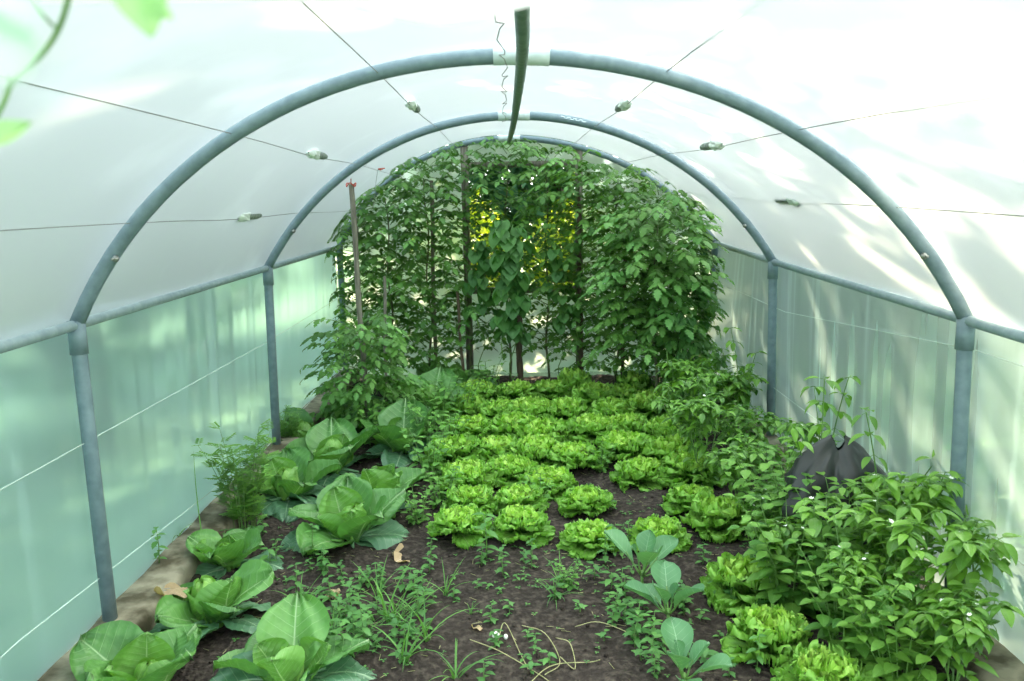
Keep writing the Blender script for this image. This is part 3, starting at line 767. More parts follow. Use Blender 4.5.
TX = [(-1.28, 3.95, .20, 62, 'tomato plant at the end of the tunnel in the left corner, under the low roof'),
      (-1.02, 3.85, .24, 76, 'tomato plant at the end of the tunnel, second from the left film wall'),
      (-.72, 3.95, .24, 84, 'tall tomato plant at the end, directly behind the stake with red twine'),
      (-.40, 4.0, .20, 44, 'thin tomato plant before the yellow sunlit gap in the end wall'),
      (-.08, 4.05, .20, 42, 'tomato plant behind the big heart shaped bean leaves under the ridge pipe'),
      (.24, 4.0, .20, 46, 'tomato plant right of the ridge pipe, pierced by yellow light'),
      (.50, 3.85, .22, 70, 'tomato plant with green fruit beside the tall dark stake'),
      (.78, 3.75, .26, 86, 'dense tomato plant at the end, second from the right edge of the leaf wall'),
      (1.05, 3.55, .27, 88, 'broad tomato plant at the right edge of the leaf wall')]
for x, y, sp, n, lb in TX:
    mid = abs(x) < .45
    tomato(x, y, roofz(x)-(.02 if x < .5 else .10), sp, n, lb, zlow=.30 if mid else .18, fruit=4 if x > .1 and x < .8 else 2, size=.22)
tomato(.98, 3.15, 1.46, .30, 100, 'nearest bushy tomato plant right of the lettuces, bulging toward the camera', zlow=.45, pale=True, fruit=2, size=.26)
tomato(1.22, 3.35, 1.05, .18, 50, 'short drooping tomato plant hard against the right film wall', zlow=.3, fruit=0, size=.22)
p = gp(368, 432)
tomato(p[0], p[1], .74, .24, 64, 'low bushy tomato plant round the leaning stake, left of the lettuces', 'single tomato plant in the cabbage bed', .12, True, 0, .22)

# ---------------- stakes
def stake(x, y, h, lean, lab, r_=.018, mat='wood', name='wooden_stake', leany=0):
    rt = tag(empty(name, (x, y, -.06)), lab, 'stake', 'stakes holding up the plants')
    b = MB(); P = [(lean*t+.004*math.sin(t*9), leany*t, h*t) for t in np.linspace(0, 1, 12)]
    tube(b, P, [r_*(1+.08*math.sin(i*2.2)) for i in range(12)], 7); b.build('pole', M[mat], rt, smooth=False)
    return rt
pt = at(351, 184, p[1]-.03)
sk = stake(p[0]+.01, p[1]-.03, pt[2]+.06, pt[0]-p[0]-.01, 'grey leaning wooden stake hung by red twine from the roof wire')
b = MB(); wr = [np.array(at(351, 184+q, p[1]-.045))-np.array(sk.location) for q in (-24, -14, 0)]
tube(b, wr, .003, 5); tube(b, [wr[2]+np.array([.03*math.cos(a), .03*math.sin(a), .012*math.sin(a*3)-.005]) for a in np.linspace(0, 12.5, 40)], .0035, 5)
ball(b, wr[0], .008, 6, 5); tube(b, [wr[2], wr[2]+np.array([.035, -.02, -.01])], .003, 5)
b.build('red_twine', M['twine'], sk)
stake(.055-.05, 3.86, .62, .0, 'short thick dark stake standing under the ridge pipe among the beans', .026, 'wood_dark')
stake(-.44, 3.75, .85, -.04, 'thin dark stake left of the bare patch before the tomatoes', .012, 'wood_dark')
stake(.50, 3.80, 1.55, -.02, 'tall dark stake in the gap right of the ridge pipe', .017, 'wood_dark')
stake(.80, 3.62, 1.1, .02, 'dark stake among the dense right tomato plants', .015, 'wood_dark')
stake(-1.02, 3.4, 1.0, .03, 'thin dark stake beside the far left post', .012)
stake(-.70, 4.05, 1.70, .02, 'long pale grey stake near the left edge of the door opening', .016)
b = MB(); Pq = at(378, 169, 2.75); b0 = np.array(Pq)
tube(b, [(0, 0, 0), (-.02, 0, -.10), (-.045, 0, -.26)], .0015, 5, 1)
for q in range(3): tube(b, [(0, 0, 0), (.02+.012*q, 0, .006*q-.008)], .004, 5, 0)
tag(b.build('twine_knot', [M['twine'], M['wire']], None, loc=b0), 'little red twine knot on the roof wire beyond the middle hoop', 'twine')

# ---------------- climbing beans
def bean(x, y, h, n, lab, sz=.10, pods=0, spread=.12, zlow=.15, cat='bean plant'):
    r = tag(empty('bean_plant', (x, y, hsoil(x, y))), lab, cat, 'climbing beans at the end of the tunnel')
    b = MB(); P = [np.array([.03*math.cos(i*.9), .03*math.sin(i*.9), h*i/20-.02]) for i in range(21)]
    tube(b, P, [.004]*21, 5); b.build('stem', M['stem'], r)
    b = MB()
    for i in range(n):
        t = (i+.5)/n; z = zlow+(h-zlow)*t; az = i*2.2+rnd.uniform(-.5, .5)
        if rnd.random() < .45: az = -PI/2+rnd.uniform(-.9, .9)
        q = spread*rnd.uniform(.4, 1.0)
        X, D, Nn = frame(az, .35); e = np.array([0, 0, z])+D*q
        tube(b, [(0, 0, z), e], .0018, 4, 1, caps=False)
        for s in (-1, 0, 1):
            X, D, Nn = frame(az+s*1.25, -.75+rnd.uniform(-.25, .2)); l = sz*rnd.uniform(.75, 1.1)*(1 if s == 0 else .85)
            leaf(b, e+D*.012, X, D, Nn, l, l*.92, 6, 6, o_heart, -.45, .12, 0, tint=rnd.uniform(.2, .8), notch=.08)
    b.build('foliage', [M['bean'], M['stem']], r)
    for i in range(pods):
        a = rnd.uniform(-2.7, -.4); q = spread*rnd.uniform(.5, 1); z = rnd.uniform(.25, .7)*h
        l = rnd.uniform(.10, .16); b = MB()
        tube(b, [(0, 0, 0), (0, 0, -.02), (.004, 0, -l*.5), (.012, 0, -l)], [.0015, .004, .0055, .001], 6, 0)
        b.build('bean_pod', M['fruit'], r, loc=(q*math.cos(a), q*math.sin(a), z))
bean(-.05, 3.62, 1.35, 34, 'climbing bean under the ridge pipe with the biggest heart shaped leaves', .15, 2, .14, .45)
bean(-.30, 3.8, 1.2, 16, 'climbing bean left of the big heart shaped leaves', .11, 2, .14, .6)
bean(.34, 3.75, 1.15, 24, 'climbing bean with pale leaves between ridge pipe and tall dark stake', .10, 2, .14, .45)
bean(1.12, 2.92, .74, 34, 'low bean plant with hanging green pods before the bushy tomatoes', .08, 8, .14)
bean(1.34, 3.3, .95, 26, 'narrow bean plant climbing beside the far right wall', .07, 1, .08)

# ---------------- peppers
def pepper_mesh(seed, h=.6, nb=4, lsz=.095, depth=4, dens=1.0):
    R = random.Random(seed); st, fo = MB(), MB(); tips = []
    def lf(p, az, s=1.0):
        X, D, Nn = frame(az, R.uniform(-.45, .35)); l = lsz*R.uniform(.65, 1.2)*s
        pet = .018; tube(fo, [p, p+D*pet], .0013, 4, 1, caps=False)
        leaf(fo, p+D*pet, X, D, Nn, l, l*.48, 4, 7, o_ovate, R.uniform(-1.1, -.35), .25, .0, tint=R.uniform(.15, .9))
    def br(p, az, pit, L, d):
        X, D, Nn = frame(az, pit); q = p+D*L
        m = (p+q)/2+np.array([0, 0, .006])
        tube(st, [p, m, q], [.0022+.0012*d, .002+.0011*d, .0018+.001*d], 6, caps=False)
        for k in range(int(2*dens+R.random())): lf(p+(q-p)*R.uniform(.2, 1), R.uniform(0, 6.3))
        if d == 0:
            tips.append(q)
            for k in range(int(4*dens)): lf(q, R.uniform(0, 6.3), .75)
            return
        n = 2 if R.random() < .8 else 3
        for k in range(n): br(q, az+(k-(n-1)/2)*R.uniform(1.2, 2.2)+R.uniform(-.3, .3), min(1.5, max(.45, pit+R.uniform(-.35, .25))), L*R.uniform(.72, .95), d-1)
    tube(st, [(0, 0, -.03), (0, 0, .05)], [.008, .007], 7, caps=False)
    for i in range(nb): br(np.array([0, 0, .04+.02*i]), i*2*PI/nb+R.uniform(-.4, .4), R.uniform(.95, 1.35), h*.30, depth-1)
    for k in range(int(26*dens)):
        az = R.uniform(0, 6.3); z = R.uniform(.05, h*.6); lf(np.array([.05*math.cos(az), .05*math.sin(az), z]), az)
    return st.mesh('pepper_stems', [M['stem']]), fo.mesh('pepper_leaves', [M['pep'], M['stem']]), tips
PM = [pepper_mesh(5, .56), pepper_mesh(9, .60), pepper_mesh(14, .52), pepper_mesh(21, .62, 3)]
fb = MB()
for q in range(6):
    X, D, Nn = frame(q*PI/3, .2); leaf(fb, (0, 0, 0), X, D, Nn, .013, .009, 2, 2, o_ovate, .3, .2)
ball(fb, (0, 0, .002), .003, 6, 4); FLOW = fb.mesh('pepper_flower', [M['petal']])
fb = MB(); tube(fb, [(0, 0, 0), (0, 0, -.012), (.003, 0, -.06), (.012, 0, -.10)], [.002, .010, .009, .001], 8); PEPF = fb.mesh('pepper_fruit', [M['fruit']])
def pepper(x, y, sc, k, lab, fl=2, fr=0, rz=None):
    r = tag(empty('pepper_plant', (x, y, hsoil(x, y)), rnd.uniform(0, 6.3) if rz is None else rz, sc), lab, 'pepper plant', 'pepper plants along the right wall')
    s, f, tips = PM[k]; link('stems', s, r); link('foliage', f, r)
    tt = list(tips); rnd.shuffle(tt)
    for q in tt[:fl]: link('flower', FLOW, r, (q[0], q[1], q[2]+.006), (rnd.uniform(-.4, .4), rnd.uniform(-.4, .4), 0))['label'] = 'small white flower'
    for q in tt[fl:fl+fr]: link('pepper', PEPF, r, (q[0], q[1], q[2]-.02))
PP = [(1.26, 2.72, .80, 0, 'pepper plant before the foot of the middle right post, farthest along the wall'),
      (1.05, 2.45, .78, 1, 'pepper plant between the podded bean and the middle right post'),
      (1.30, 2.15, .86, 2, 'pepper plant right of the middle right post with bright shoot tips'),
      (.98, 1.95, .80, 3, 'pepper plant beside the far end of the right lettuce row'),
      (1.22, 1.62, .66, 0, 'pepper plant behind the crumpled black sheet'),
      (.95, 1.45, .72, 1, 'pepper plant behind left of the crumpled black sheet'),
      (1.28, 1.15, .74, 3, 'tall pepper plant between the black sheet and the near right post'),
      (1.02, 1.02, .66, 2, 'pepper plant in the row middle, right of the upright hearted lettuce'),
      (1.10, .55, .56, 0, 'leafy pepper plant right of the big frilly lettuce'),
      (1.32, .10, .72, 1, 'tall pepper plant just before the near right post with reaching shoots'),
      (.98, .22, .62, 2, 'low pepper plant beside the rounded lettuce with crisp heart'),
      (1.28, .05, .88, 3, 'pepper plant with white flowers left of the picture edge, below the post'),
      (1.34, -.18, .92, 0, 'pepper plant cut by the right edge of the picture, white flowers'),
      (1.10, -.22, .60, 1, 'low pepper plant at the bottom right corner of the bed'),
      (1.28, -.48, .70, 2, 'pepper plant in the very bottom right corner, cut by the edge')]
for i, (x, y, s, k, lb) in enumerate(PP): pepper(x, y, s, k, lb, 5 if y < .7 else 2, 1 if i in (4, 9) else 0)

def shoot_mesh(seed):
    R_ = random.Random(seed); b = MB()
    for i in range(2):
        ln = .12+.1*i; az = 1.2+i*2.6
        P = [np.array([math.cos(az)*ln*t*t, math.sin(az)*ln*t*t, (.80-.12*i)*t-.02]) for t in np.linspace(0, 1, 10)]
        tube(b, P, np.linspace(.005, .002, 10), 6, 1, caps=False)
        for k in range(4, 10):
            for s in range(2 if k < 8 else 4):
                a = k*2.0+s*1.9; X, D, Nn = frame(a, R_.uniform(-.6, .3)); l = R_.uniform(.05, .085)
                tube(b, [P[k], P[k]+D*.02], .0013, 4, 1, caps=False); leaf(b, P[k]+D*.02, X, D, Nn, l, l*.5, 4, 7, o_ovate, -.8, .25, tint=R_.uniform(.4, 1))
    return b.mesh('pepper_shoot', [M['pep'], M['stem']])
for x, y, s, rz, lb in ((1.22, .52, 1.0, 0, 'tall thin pepper shoot rising above the others before the black sheet'), (1.40, .30, .95, 2.2, 'tall thin pepper shoot leaning toward the near right post'),
                        (1.42, 1.0, .95, 4.0, 'tall thin pepper shoot against the right film behind the black sheet'), (1.40, 2.35, .9, 1.0, 'tall thin pepper shoot beside the middle right post')):
    tag(link('pepper_shoot', shoot_mesh(int(x*100+y*10)), None, (x, y, hsoil(x, y)), (0, 0, rz), s), lb, 'pepper plant', 'tall pepper shoots by the right wall')
# black sheet and the board outside
bc = at(850, 478, 1.55)
b = MB(); nu, nv = 60, 36; V = []
for j in range(nv+1):
    for i in range(nu+1):
        u, v = i/nu, j/nv; th = u*2*PI
        prof = math.sin(PI*(.12+.87*v))**.6
        rr = (.20*prof)*(1+.16*math.sin(3*th+1+v*4)+.09*math.sin(7*th-v*9)+.05*math.sin(13*th+v*20)+.035*math.sin(23*th-v*31))
        V.append((rr*math.cos(th)*1.05, rr*math.sin(th)*.7, .58*v+.03*math.sin(2*th+2)*v))
b.add(V, [(j*(nu+1)+i, j*(nu+1)+i+1, (j+1)*(nu+1)+i+1, (j+1)*(nu+1)+i) for j in range(nv) for i in range(nu)])
tag(b.build('plastic_sheet', M['black'], None, smooth=True, loc=(1.26, .44, -.05)), 'crumpled black plastic sheet lying among the pepper plants by the right wall', 'plastic sheet')
b = MB(); V = [(0, -.22, -.05), (0, .10, .25), (0, .13, .24), (0, .14, -.12), (.03, -.22, -.05), (.03, .10, .25), (.03, .13, .24), (.03, .14, -.12)]
b.add(V, [(0, 1, 2, 3), (7, 6, 5, 4), (0, 4, 5, 1), (1, 5, 6, 2), (2, 6, 7, 3), (3, 7, 4, 0)])
tag(b.build('broken_board', M['slate'], None, smooth=False, loc=(1.72, .12, .12)), 'dark pointed board leaning outside the film behind the near right post', 'board')

# ---------------- herbs, feathery plant
def herb_mesh(seed, h=.26, n=9, lsz=.05, col='herb', sp=.09, lev=6):
    R = random.Random(seed); b = MB()
    for i in range(n):
        az = i*2.4+R.uniform(-.3, .3); lean = R.uniform(.1, .5); hh = h*R.uniform(.7, 1.1)
        P = [np.array([sp*.3*math.cos(az)+math.cos(az)*lean*hh*t*t, sp*.3*math.sin(az)+math.sin(az)*lean*hh*t*t, -.02+hh*t]) for t in np.linspace(0, 1, lev)]
        tube(b, P, np.linspace(.0032, .0015, lev), 5, 1, caps=False)
        for k in range(1, lev):
            for s in (0, PI):
                a = k*PI/2+s+R.uniform(-.3, .3)+az; X, D, Nn = frame(a, R.uniform(-.15, .4)); l = lsz*(1.15-.5*k/lev)*R.uniform(.8, 1.25)
                tube(b, [P[k], P[k]+D*.012], .001, 3, 1, caps=False)
                leaf(b, P[k]+D*.012, X, D, Nn, l, l*.66, 4, 5, o_ovate, -.5, .15, 0, tint=R.uniform(.2, .9))
    return b.mesh('herb', [M[col], M['stem']])
def _b(): pass
HM = [herb_mesh(3), herb_mesh(4), herb_mesh(8, .2, 7, .04), herb_mesh(11, .46, 15, .075, 'bush', .16, 9), herb_mesh(12, .50, 16, .07, 'bush', .18, 9)]
HP = [(438, 428, 1.0, 0, 'leafy herb clump between the lettuces and the dark back cabbages'), (462, 418, .95, 1, 'pale leafy herb clump at the back left corner of the lettuces'),
      (425, 448, .9, 0, 'leafy herb clump right of the glossy leaved cabbage'), (442, 505, .85, 2, 'low herb clump between the cabbages and the nearest lettuces'),
      (430, 482, .85, 1, 'herb clump right of the pale cupped cabbage'), (540, 505, .7, 2, 'low herb between two lettuces in the front of the central bed'),
      (700, 404, .9, 1, 'herb clump before the low bean with hanging pods'), (660, 398, .9, 0, 'herb clump between the tall lettuces and the podded bean'),
      (488, 398, .9, 1, 'herb clump at the back edge of the lettuces, left of the bare patch'), (600, 470, .6, 2, 'small herb inside the central lettuces, fourth row'),
      (446, 455, .9, 1, 'herb clump at the left end of the fourth lettuce row'), (418, 520, .7, 2, 'low herb patch right of the open cabbage, before the front lettuces'), (385, 515, .7, 2, 'low weedy clump between the two cupped cabbages'), (375, 445, .9, 0, 'leafy clump at the foot of the leaning stake'),
      (788, 612, .95, 3, 'broad leaved bush right of the big frilly lettuce, in the pepper bed'), (850, 672, .9, 4, 'broad leaved bush right of the rounded lettuce, near the bottom'),
      (800, 572, 1.0, 4, 'broad leaved bush behind the others left of the peppers'), (848, 612, 1.0, 3, 'tall broad leaved bush in the middle of the pepper bed'),
      (765, 540, .85, 3, 'leafy bush right of the upright hearted lettuce'), (900, 700, .85, 3, 'dark leafy bush at the bottom edge left of the flowering peppers'),
      (862, 580, .7, 4, 'broad leaved bush before the near right post, behind the tall one')]
for px, py, s, k, lb in HP:
    q = gp(px, py); s = s*1.35 if k < 3 else s; o = link('leafy_herb', HM[k], None, (q[0], q[1], hsoil(q[0], q[1])), (0, 0, rnd.uniform(0, 6.3)), s)
    tag(o, lb, 'herb', 'leafy herbs among the vegetables')
b = MB()
for i in range(22):
    az = rnd.uniform(0, 6.3); hh = rnd.uniform(.28, .50); ln = rnd.uniform(.05, .32)
    P = [np.array([.05*math.cos(az)+math.cos(az)*ln*hh*t*t, .05*math.sin(az)+math.sin(az)*ln*hh*t*t, hh*t]) for t in np.linspace(0, 1, 9)]
    tube(b, P, np.linspace(.0022, .0009, 9), 4, 1, caps=False)
    for k in range(2, 9):
        for s in (0, 1):
            a = rnd.uniform(0, 6.3); X, D, Nn = frame(a, rnd.uniform(.1, .7)); l = rnd.uniform(.035, .06)
            for m in range(5):
                q = P[k]+D*l*(m+1)/5
                for sd in (-1, 1):
                    X2, D2, N2 = frame(a+sd*.9, .3); leaf(b, q, X2, D2, N2, .026, .012, 2, 3, o_ovate, -.3, 0, tint=rnd.uniform(.2, .9))
FM = b.mesh('feathery', [M['feather'], M['stem']])
q = gp(245, 532); tag(link('feathery_herb', FM, None, (q[0], q[1], -.05), None, 1.0), 'light green feathery herb growing against the left kerb, knee high', 'herb', 'feathery herbs by the left kerb')
q = gp(290, 450); tag(link('feathery_herb', FM, None, (q[0]+.0, q[1], -.05), (0, 0, 2), .55), 'small thin feathery herb before the foot of the middle left post', 'herb', 'feathery herbs by the left kerb')

# ---------------- weeds
def seedling_mesh(seed, h=.07, n=5, l=.03):
    R = random.Random(seed); b = MB()
    tube(b, [(0, 0, -.01), (.004, 0, h*.5), (0, .004, h)], [.0018, .0015, .001], 5, 1)
    for k in range(n):
        z = h*(k+1)/n
        for s in (0, PI):
            X, D, Nn = frame(k*1.6+s+R.uniform(-.2, .2), R.uniform(0, .5)); q = l*R.uniform(.7, 1.2)
            leaf(b, (0, 0, z), X, D, Nn, q, q*.5, 2, 4, o_ovate, -.6, .15, tint=R.uniform(.2, .9))
    return b.mesh('seedling', [M['weed'], M['stem']])
def tuft_mesh(seed, n=12, h=.14, w=.006):
    R = random.Random(seed); b = MB()
    for i in range(n):
        X, D, Nn = frame(R.uniform(0, 6.3), R.uniform(.8, 1.45)); leaf(b, (R.uniform(-.008, .008), R.uniform(-.008, .008), 0), X, D, Nn, h*R.uniform(.6, 1.2), w, 2, 7, o_blade, R.uniform(-1.8, -.5), .6, tint=R.uniform(.1, .9))
    return b.mesh('grass_tuft', [M['grassb']])
SM = [seedling_mesh(1), seedling_mesh(2, .05, 3, .035), seedling_mesh(3, .10, 6, .03), seedling_mesh(5, .03, 2, .028)]
TM = [tuft_mesh(1), tuft_mesh(2, 9, .18, .007), tuft_mesh(3, 7, .10)]
TP = [(398, 622, 1.1, 1, 'grass tuft in the middle of the weeds right of the largest cabbage'), (415, 610, 1.2, 0, 'upright grass tuft between the dry pale leaf and the bare soil'),
      (455, 672, 1.2, 0, 'dark grass tuft at the bottom edge left of the dry stalks'), (556, 604, .9, 0, 'lone grass tuft on the bare soil below the round low lettuce'),
      (470, 612, .8, 2, 'small grass tuft on the bare soil left of the middle'), (445, 590, .9, 1, 'grass tuft on the bare soil under the front row lettuces'),
      (225, 560, .9, 2, 'grass tuft growing on the edge of the left kerb'), (180, 556, 1.2, 2, 'thin grass tuft at the foot of the left film'),
      (300, 610, .9, 1, 'grass tuft behind the largest cabbage'), (560, 590, .8, 1, 'grass tuft with arching blades next to the ovate leaved weed'),
      (505, 404, 1.5, 1, 'tall thin grass tuft standing above the back lettuces')]
for i in range(12):
    q = gp(rnd.uniform(320, 430), rnd.uniform(580, 665)); tag(link('grass_tuft', TM[i % 3], None, (q[0], q[1], hsoil(q[0], q[1])-.003), (0, 0, rnd.uniform(0, 6)), rnd.uniform(.9, 1.4)), 'grass tuft mixed into the leafy weeds right of the largest cabbage', 'grass', 'grass tufts among the leafy weeds')
for px, py, s, k, lb in TP:
    q = gp(px, py); tag(link('grass_tuft', TM[k], None, (q[0], q[1], hsoil(max(q[0], -1.4), q[1])-.003 if q[0] > -1.38 else .045), (0, 0, rnd.uniform(0, 6)), s), lb, 'grass', 'grass tufts in the beds')
q = gp(568, 592); tag(link('leafy_weed', HM[2], None, (q[0], q[1], hsoil(q[0], q[1])), (0, 0, 1), .62), 'weed with broad pale leaves alone on the bare soil below the round lettuce', 'weed')
q = gp(486, 560); tag(link('upright_weed', SM[2], None, (q[0], q[1], -.05), (0, 0, 1), 2.2), 'upright dark weed before the two front row lettuces', 'weed')
zones = [((400, 560), (540, 600), 16, 'little leafy weeds below the front row lettuces'), ((310, 570), (430, 665), 60, 'little leafy weeds between the largest cabbage and the bare soil'),
         ((460, 600), (600, 680), 12, 'scattered weed seedlings round the dry stalks'), ((600, 590), (720, 681), 36, 'little weeds among the three cabbage seedlings'),
         ((250, 560), (330, 600), 12, 'little weeds between the small kerb side cabbage and the open cabbage'), ((590, 500), (640, 600), 12, 'little weeds between the central and right lettuces'),
         ((180, 520), (270, 560), 10, 'little weeds between the left kerb and the feathery herb'), ((700, 560), (760, 681), 10, 'little weeds at the feet of the big right lettuces')]
for (x0, y0), (x1, y1), n, lb in zones:
    for i in range(n):
        q = gp(rnd.uniform(x0, x1), rnd.uniform(y0, y1))
        if q[0] < -1.38: continue
        tag(link('weed_seedling', rnd.choice(SM), None, (q[0], q[1], hsoil(q[0], q[1])-.002), (0, 0, rnd.uniform(0, 6)), rnd.uniform(.7, 1.6)), lb, 'weed', lb)
# uncountable chickweed and crumbs on the soil
b = MB()
for i in range(2600):
    x = rnd.uniform(-1.2, 1.2); y = rnd.uniform(-.6, 3.9)
    dn_ = math.sin(x*4+1.3)*math.sin(y*3.1+x*2)+rnd.uniform(-.6, .6)
    if dn_ < .25: continue
    X, D, Nn = frame(rnd.uniform(0, 6.3), rnd.uniform(-.1, .6)); l = rnd.uniform(.008, .018)
    z = hsoil(x, y)+.004+.012*rnd.random()
    for s in (0, 2.1, 4.2):
        X, D, Nn = frame(s+x*99, .25); leaf(b, (x, y, z), X, D, Nn, l, l*.7, 2, 2, o_ovate, -.3, .1, tint=rnd.random())
tag(b.build('chickweed', M['weed']), 'tiny chickweed leaves sprinkled over the dark soil', 'weeds', kind='stuff')
b = MB()
for i in range(1500):
    x = rnd.uniform(-1.3, 1.3); y = rnd.uniform(-.7, 3.9); z = hsoil(x, y)+.008
    if rnd.random() < .55: ball(b, (x, y, z), rnd.uniform(.003, .010), 5, 4, 0, sq=.6)
    else:
        a = rnd.uniform(0, 6.3); l = rnd.uniform(.01, .04); tube(b, [(x, y, z), (x+l*math.cos(a), y+l*math.sin(a), z+.004)], .0012, 3, 1)
tag(b.build('soil_crumbs', [M['soil'], M['dry']]), 'crumbs of earth and dry straw bits on the soil', 'crumbs', kind='stuff')
# dry garlic stalks
sts = [([(498, 640), (505, 628), (520, 650), (528, 672)], 'dry stalk nearest the bottom edge with a cluster of little white heads', True),
       ([(470, 640), (500, 655), (540, 672), (552, 690)], 'long dry stalk arching over the bare soil at the bottom', False),
       ([(522, 628), (545, 640), (560, 660), (545, 678)], 'curled dry stalk in the middle of the bare soil', False),
       ([(556, 640), (570, 650), (575, 668), (560, 660)], 'short hooked dry stalk right of the curled one', False),
       ([(520, 690), (550, 668), (590, 664), (600, 668)], 'flat dry stalk lying along the bottom edge of the bare soil', False),
       ([(575, 628), (600, 630), (640, 640)], 'thin straight dry stalk pointing at the middle cabbage seedling', False)]
for pts, lb, hd in sts:
    P = []
    for i, (a, c) in enumerate(pts):
        q = gp(a, c); P.append(np.array([q[0], q[1], hsoil(q[0], q[1])+.008+.02*(i % 2)]))
    o0 = P[0].copy(); b = MB(); Q = smooth_path([p_-o0 for p_ in P], 6); tube(b, Q, .0017, 5)
    o = b.build('dry_stalk', M['dry'], None, loc=o0); tag(o, lb, 'stalk', 'dry stalks on the bare soil')
    if hd:
        for k in range(5):
            b = MB(); ball(b, (0, 0, 0), .008, 7, 5, sq=1.3); b.build('flower_head', M['petal'], o, loc=(rnd.uniform(-.03, .03), rnd.uniform(0, .03), .012))
# withered leaves lying about
for px, py, s, rz, lb in ((396, 560, 1.15, -.6, 'pale dry leaf hanging at the foot of the open cabbage'), (260, 532, 1.1, 1.9, 'pale brown dead leaf between feathery herb and dark round leaf'),
                          (336, 590, .6, 3, 'brown dead leaf on the soil behind the largest cabbage'), (352, 458, .6, 1, 'reddish brown dead leaf among the back cabbages'),
                          (480, 632, .35, .5, 'scrap of pale dead leaf beside the dry stalk heads')):
    q = gp(px, py); tag(link('dead_leaf', BROWN, None, (q[0], q[1], hsoil(q[0], q[1])+.01), (rnd.uniform(-.4, .1), .3, rz), s), lb, 'dead leaf', 'dead leaves on the soil')
# small plant and blade at the left film
q = gp(152, 584); tag(link('wall_weed', SM[2], None, (-1.52, q[1], .05), None, 1.5), 'pale spindly weed on the kerb against the left film', 'weed')
b = MB(); X, D, Nn = frame(2.2, 1.25); leaf(b, (0, 0, 0), X, D, Nn, .42, .006, 2, 10, o_blade, .5, .5); q = gp(212, 560)
tag(b.build('tall_grass', M['grassb'], None, loc=(-1.42, q[1], .05)), 'single long thin grass blade leaning toward the left film', 'grass')

# ---------------- near vine and rolled door cloth
def near(px, py, dist): return C0+ray(px, py)/np.linalg.norm(ray(px, py))*dist
v0 = near(-4, 118, .62)
rt = tag(empty('vine_sprig', v0), 'blurred green vine sprig hanging in at the top left corner', 'vine')
def rel(px, py, d): return near(px, py, d)-v0
b = MB()
tube(b, smooth_path([rel(-4, 118, .62), rel(5, 100, .62), rel(12, 84, .62), rel(36, 62, .60), rel(58, 30, .58), rel(70, -6, .56)], 5), .0016, 6)
tube(b, smooth_path([rel(58, 30, .58), rel(44, 16, .57), rel(30, -6, .56)], 4), .001, 5)
tube(b, smooth_path([rel(11, 86, .62), rel(5, 70, .62), rel(2, 56, .60)], 4), .001, 5)
_t = rel(70, -6, .56); tube(b, [_t, _t+np.array([.0, -.01, .10]), np.array([_t[0]-.02, _t[1]-.02, 1.925-v0[2]])], .0016, 6)
b.build('stem', M['stem'], rt)
def near_leaf(px, py, ex, ey, d, W, ol=o_round, twist=0.0, t=.8, mt='vine'):
    A = rel(px, py, d); B = rel(ex, ey, d*.99); D = norm(B-A); vw = norm(ray(px, py)); X = norm(np.cross(D, vw)); X = norm(X*math.cos(twist)+vw*math.sin(twist)); Nn = np.cross(X, D)
    b = MB(); leaf(b, A, X, D, Nn, np.linalg.norm(B-A), W, 8, 8, ol, .12, .1, .002, 2, t); b.build('leaf', M[mt], rt)
near_leaf(-40, 36, 40, 50, .24, .018, t=.4, mt='vine_pale')
near_leaf(-30, 8, 34, -14, .24, .018, t=.5, mt='vine_pale')
near_leaf(132, -34, 152, 38, .45, .024, o_heart, t=.7)
near_leaf(138, -6, 174, 19, .45, .011, o_ovate, t=.8)
near_leaf(-22, 140, 32, 122, .50, .012, o_ovate, t=.7)
yd = C0[1]+.72
ct = [at(x, y, yd) for x, y in ((-140, -2), (60, 4), (200, 2), (330, 3), (380, 16), (440, 26), (500, 14), (565, -3), (620, -30))]
cp_ = smooth_path(ct, 5)
b = MB(); V = []; nn = len(cp_)
prof = [(0, .30), (.0, .10), (-.012, .03), (-.012, .008), (0, 0), (.012, .008), (.014, .03), (.004, .10), (.004, .30)]
for i, p_ in enumerate(cp_):
    for (dy, dz) in prof: V.append((p_[0], p_[1]+dy, p_[2]+dz+.004*math.sin(i*1.1)*(dz > .02)))
k = len(prof)
b.add(V, [(i*k+j, (i+1)*k+j, (i+1)*k+j+1, i*k+j+1) for i in range(nn-1) for j in range(k-1)])
tag(b.build('door_cloth', M['cloth']), 'blurred cream cloth rolled up over the doorway at the very top', 'cloth')

# ---------------- outside
def shrub_mesh(seed, rx, ry, rz, n, lsz, mat, trunk=True, hollow=.55):
    R = random.Random(seed); b = MB()
    for i in range(n):
        a = R.uniform(0, 6.3); cz = R.uniform(-1, 1); s = math.sqrt(1-cz*cz); q = R.uniform(hollow, 1.0)*(1+.18*math.sin(a*3+seed)+.15*math.sin(cz*5+a*2))
        P = np.array([rx*s*math.cos(a)*q, ry*s*math.sin(a)*q, rz+rz*cz*q])
        X, D, Nn = frame(R.uniform(0, 6.3), R.uniform(-.8, .8)); leaf(b, P, X, D, Nn, lsz*R.uniform(.6, 1.3), lsz*.6, 2, 2, o_ovate, -.5, .1, tint=R.random())
    me = b.mesh('shrub_leaves', [mat])
    t = MB()
    for i in range(5):
        a = i*1.3+seed; tube(t, [(0, 0, -.1), (.1*rx*math.cos(a), .1*ry*math.sin(a), rz*.6), (.5*rx*math.cos(a), .5*ry*math.sin(a), rz*1.3)], [.06, .04, .015], 6)
    return me, t.mesh('shrub_trunk', [M['bark']])
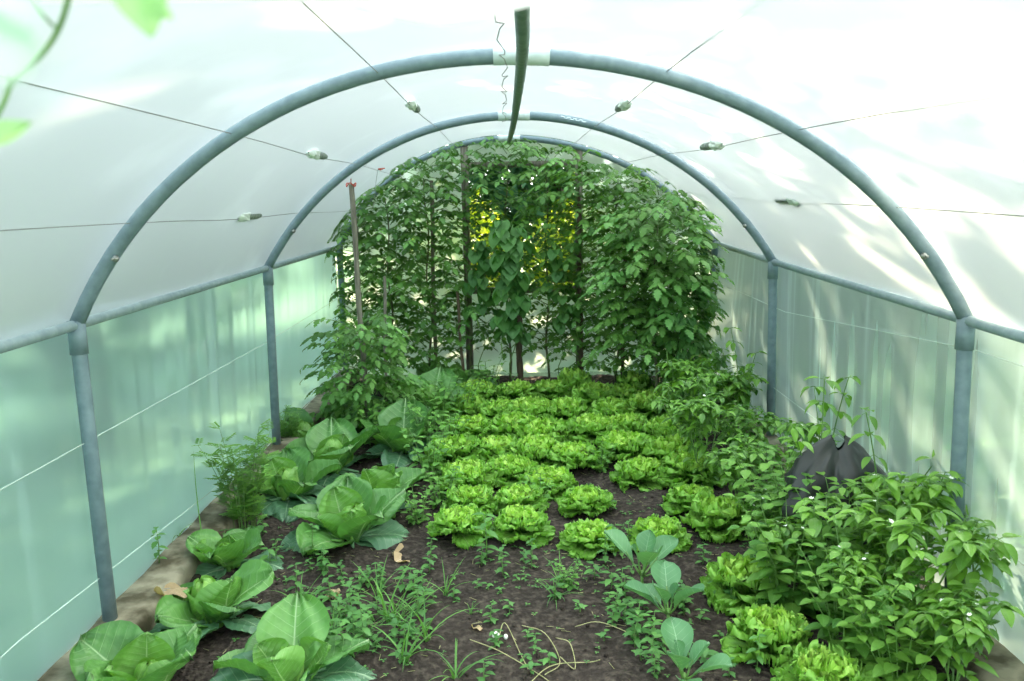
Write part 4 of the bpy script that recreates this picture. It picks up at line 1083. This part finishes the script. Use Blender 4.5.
SH = [shrub_mesh(1, 1.0, 1.0, .75, 2600, .13, M['hedge']), shrub_mesh(2, 1.1, 1.0, .9, 2600, .13, M['hedge']), shrub_mesh(3, .8, .8, .7, 2800, .12, M['yellow']), shrub_mesh(4, 1.0, 1.0, 1.0, 2200, .20, M['hedge']), shrub_mesh(6, 3.9, 2.0, 4.3, 12500, .31, M['hedge'], hollow=.0)]
def shrub(x, y, sx, sz, k, lb, grp, cat='shrub', z=-.1):
    r = tag(empty('garden_tree' if cat == 'tree' else 'garden_shrub', (x, y, z), rnd.uniform(0, 6)), lb, cat, grp)
    r.scale = (sx, sx, sz); link('foliage', SH[k][0], r); link('trunk', SH[k][1], r)
for i, y in enumerate((-1.6, .4, 2.6, 4.8)):
    shrub(-3.5-.3*(i % 2), y, 1.15, 2.3, i % 2, 'dim green shrub seen blurred through the left film wall, '+['nearest the camera', 'second along', 'third along', 'farthest along'][i], 'shrubs outside the left wall')
for i, y in enumerate((-1.2, .8, 3.0, 5.2)):
    shrub(3.6+.3*(i % 2), y, 1.15, 2.2, (i+1) % 2, 'dim green shrub seen blurred through the right film wall, '+['nearest the camera', 'second along', 'third along', 'farthest along'][i], 'shrubs outside the right wall')
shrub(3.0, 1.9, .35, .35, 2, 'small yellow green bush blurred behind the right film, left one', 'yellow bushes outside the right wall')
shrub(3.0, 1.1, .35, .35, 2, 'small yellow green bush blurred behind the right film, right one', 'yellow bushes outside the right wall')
for i, x in enumerate((-1.5, -.5, .5, 1.5)):
    shrub(x, 5.6, .5, .33, i % 2, 'low dark bush behind the end film, '+['leftmost of four', 'second of four from the left', 'third of four from the left', 'rightmost of four'][i], 'low bushes behind the end film')
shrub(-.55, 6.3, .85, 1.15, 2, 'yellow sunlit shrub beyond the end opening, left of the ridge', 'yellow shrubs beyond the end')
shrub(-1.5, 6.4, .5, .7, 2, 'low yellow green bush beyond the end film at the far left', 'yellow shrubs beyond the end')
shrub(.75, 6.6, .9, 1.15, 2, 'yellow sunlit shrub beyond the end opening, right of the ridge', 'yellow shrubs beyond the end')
for i, (x, y, s, h) in enumerate(((-3.8, 9.5, 1.8, 1.9), (-1.3, 10.4, 1.9, 2.0), (1.1, 10.6, 1.8, 1.9), (3.3, 9.9, 1.7, 2.1), (5.9, 9.3, 1.9, 2.3), (8.6, 8.0, 1.9, 2.4))):
    shrub(x, y, s, h, 3, 'dark tree beyond the end of the tunnel, '+['leftmost', 'second from left', 'behind the yellow shrubs', 'fourth from left', 'fifth from left', 'rightmost'][i], 'trees beyond the end', 'tree')
t = tag(empty('tall_tree', (1.25, 8.2, -.1)), 'tall spreading tree high beyond the end, dappling the sunlight on the film', 'tree', 'trees beyond the end')
link('crown', SH[4][0], t, (0, 0, 1.7))
b = MB(); tube(b, smooth_path([(1.6, .6, -.1), (1.5, .5, 2.0), (.9, .2, 4.2), (.2, 0, 7.0)], 4), np.linspace(.16, .04, 13), 9)
for a in range(6): tube(b, [(.9-.1*a, .2, 3.6+.4*a), (.9+1.9*math.cos(a*2.1), .2+1.1*math.sin(a*2.1), 5.0+.45*a)], [.05, .012], 6)
b.build('trunk', M['bark'], t)
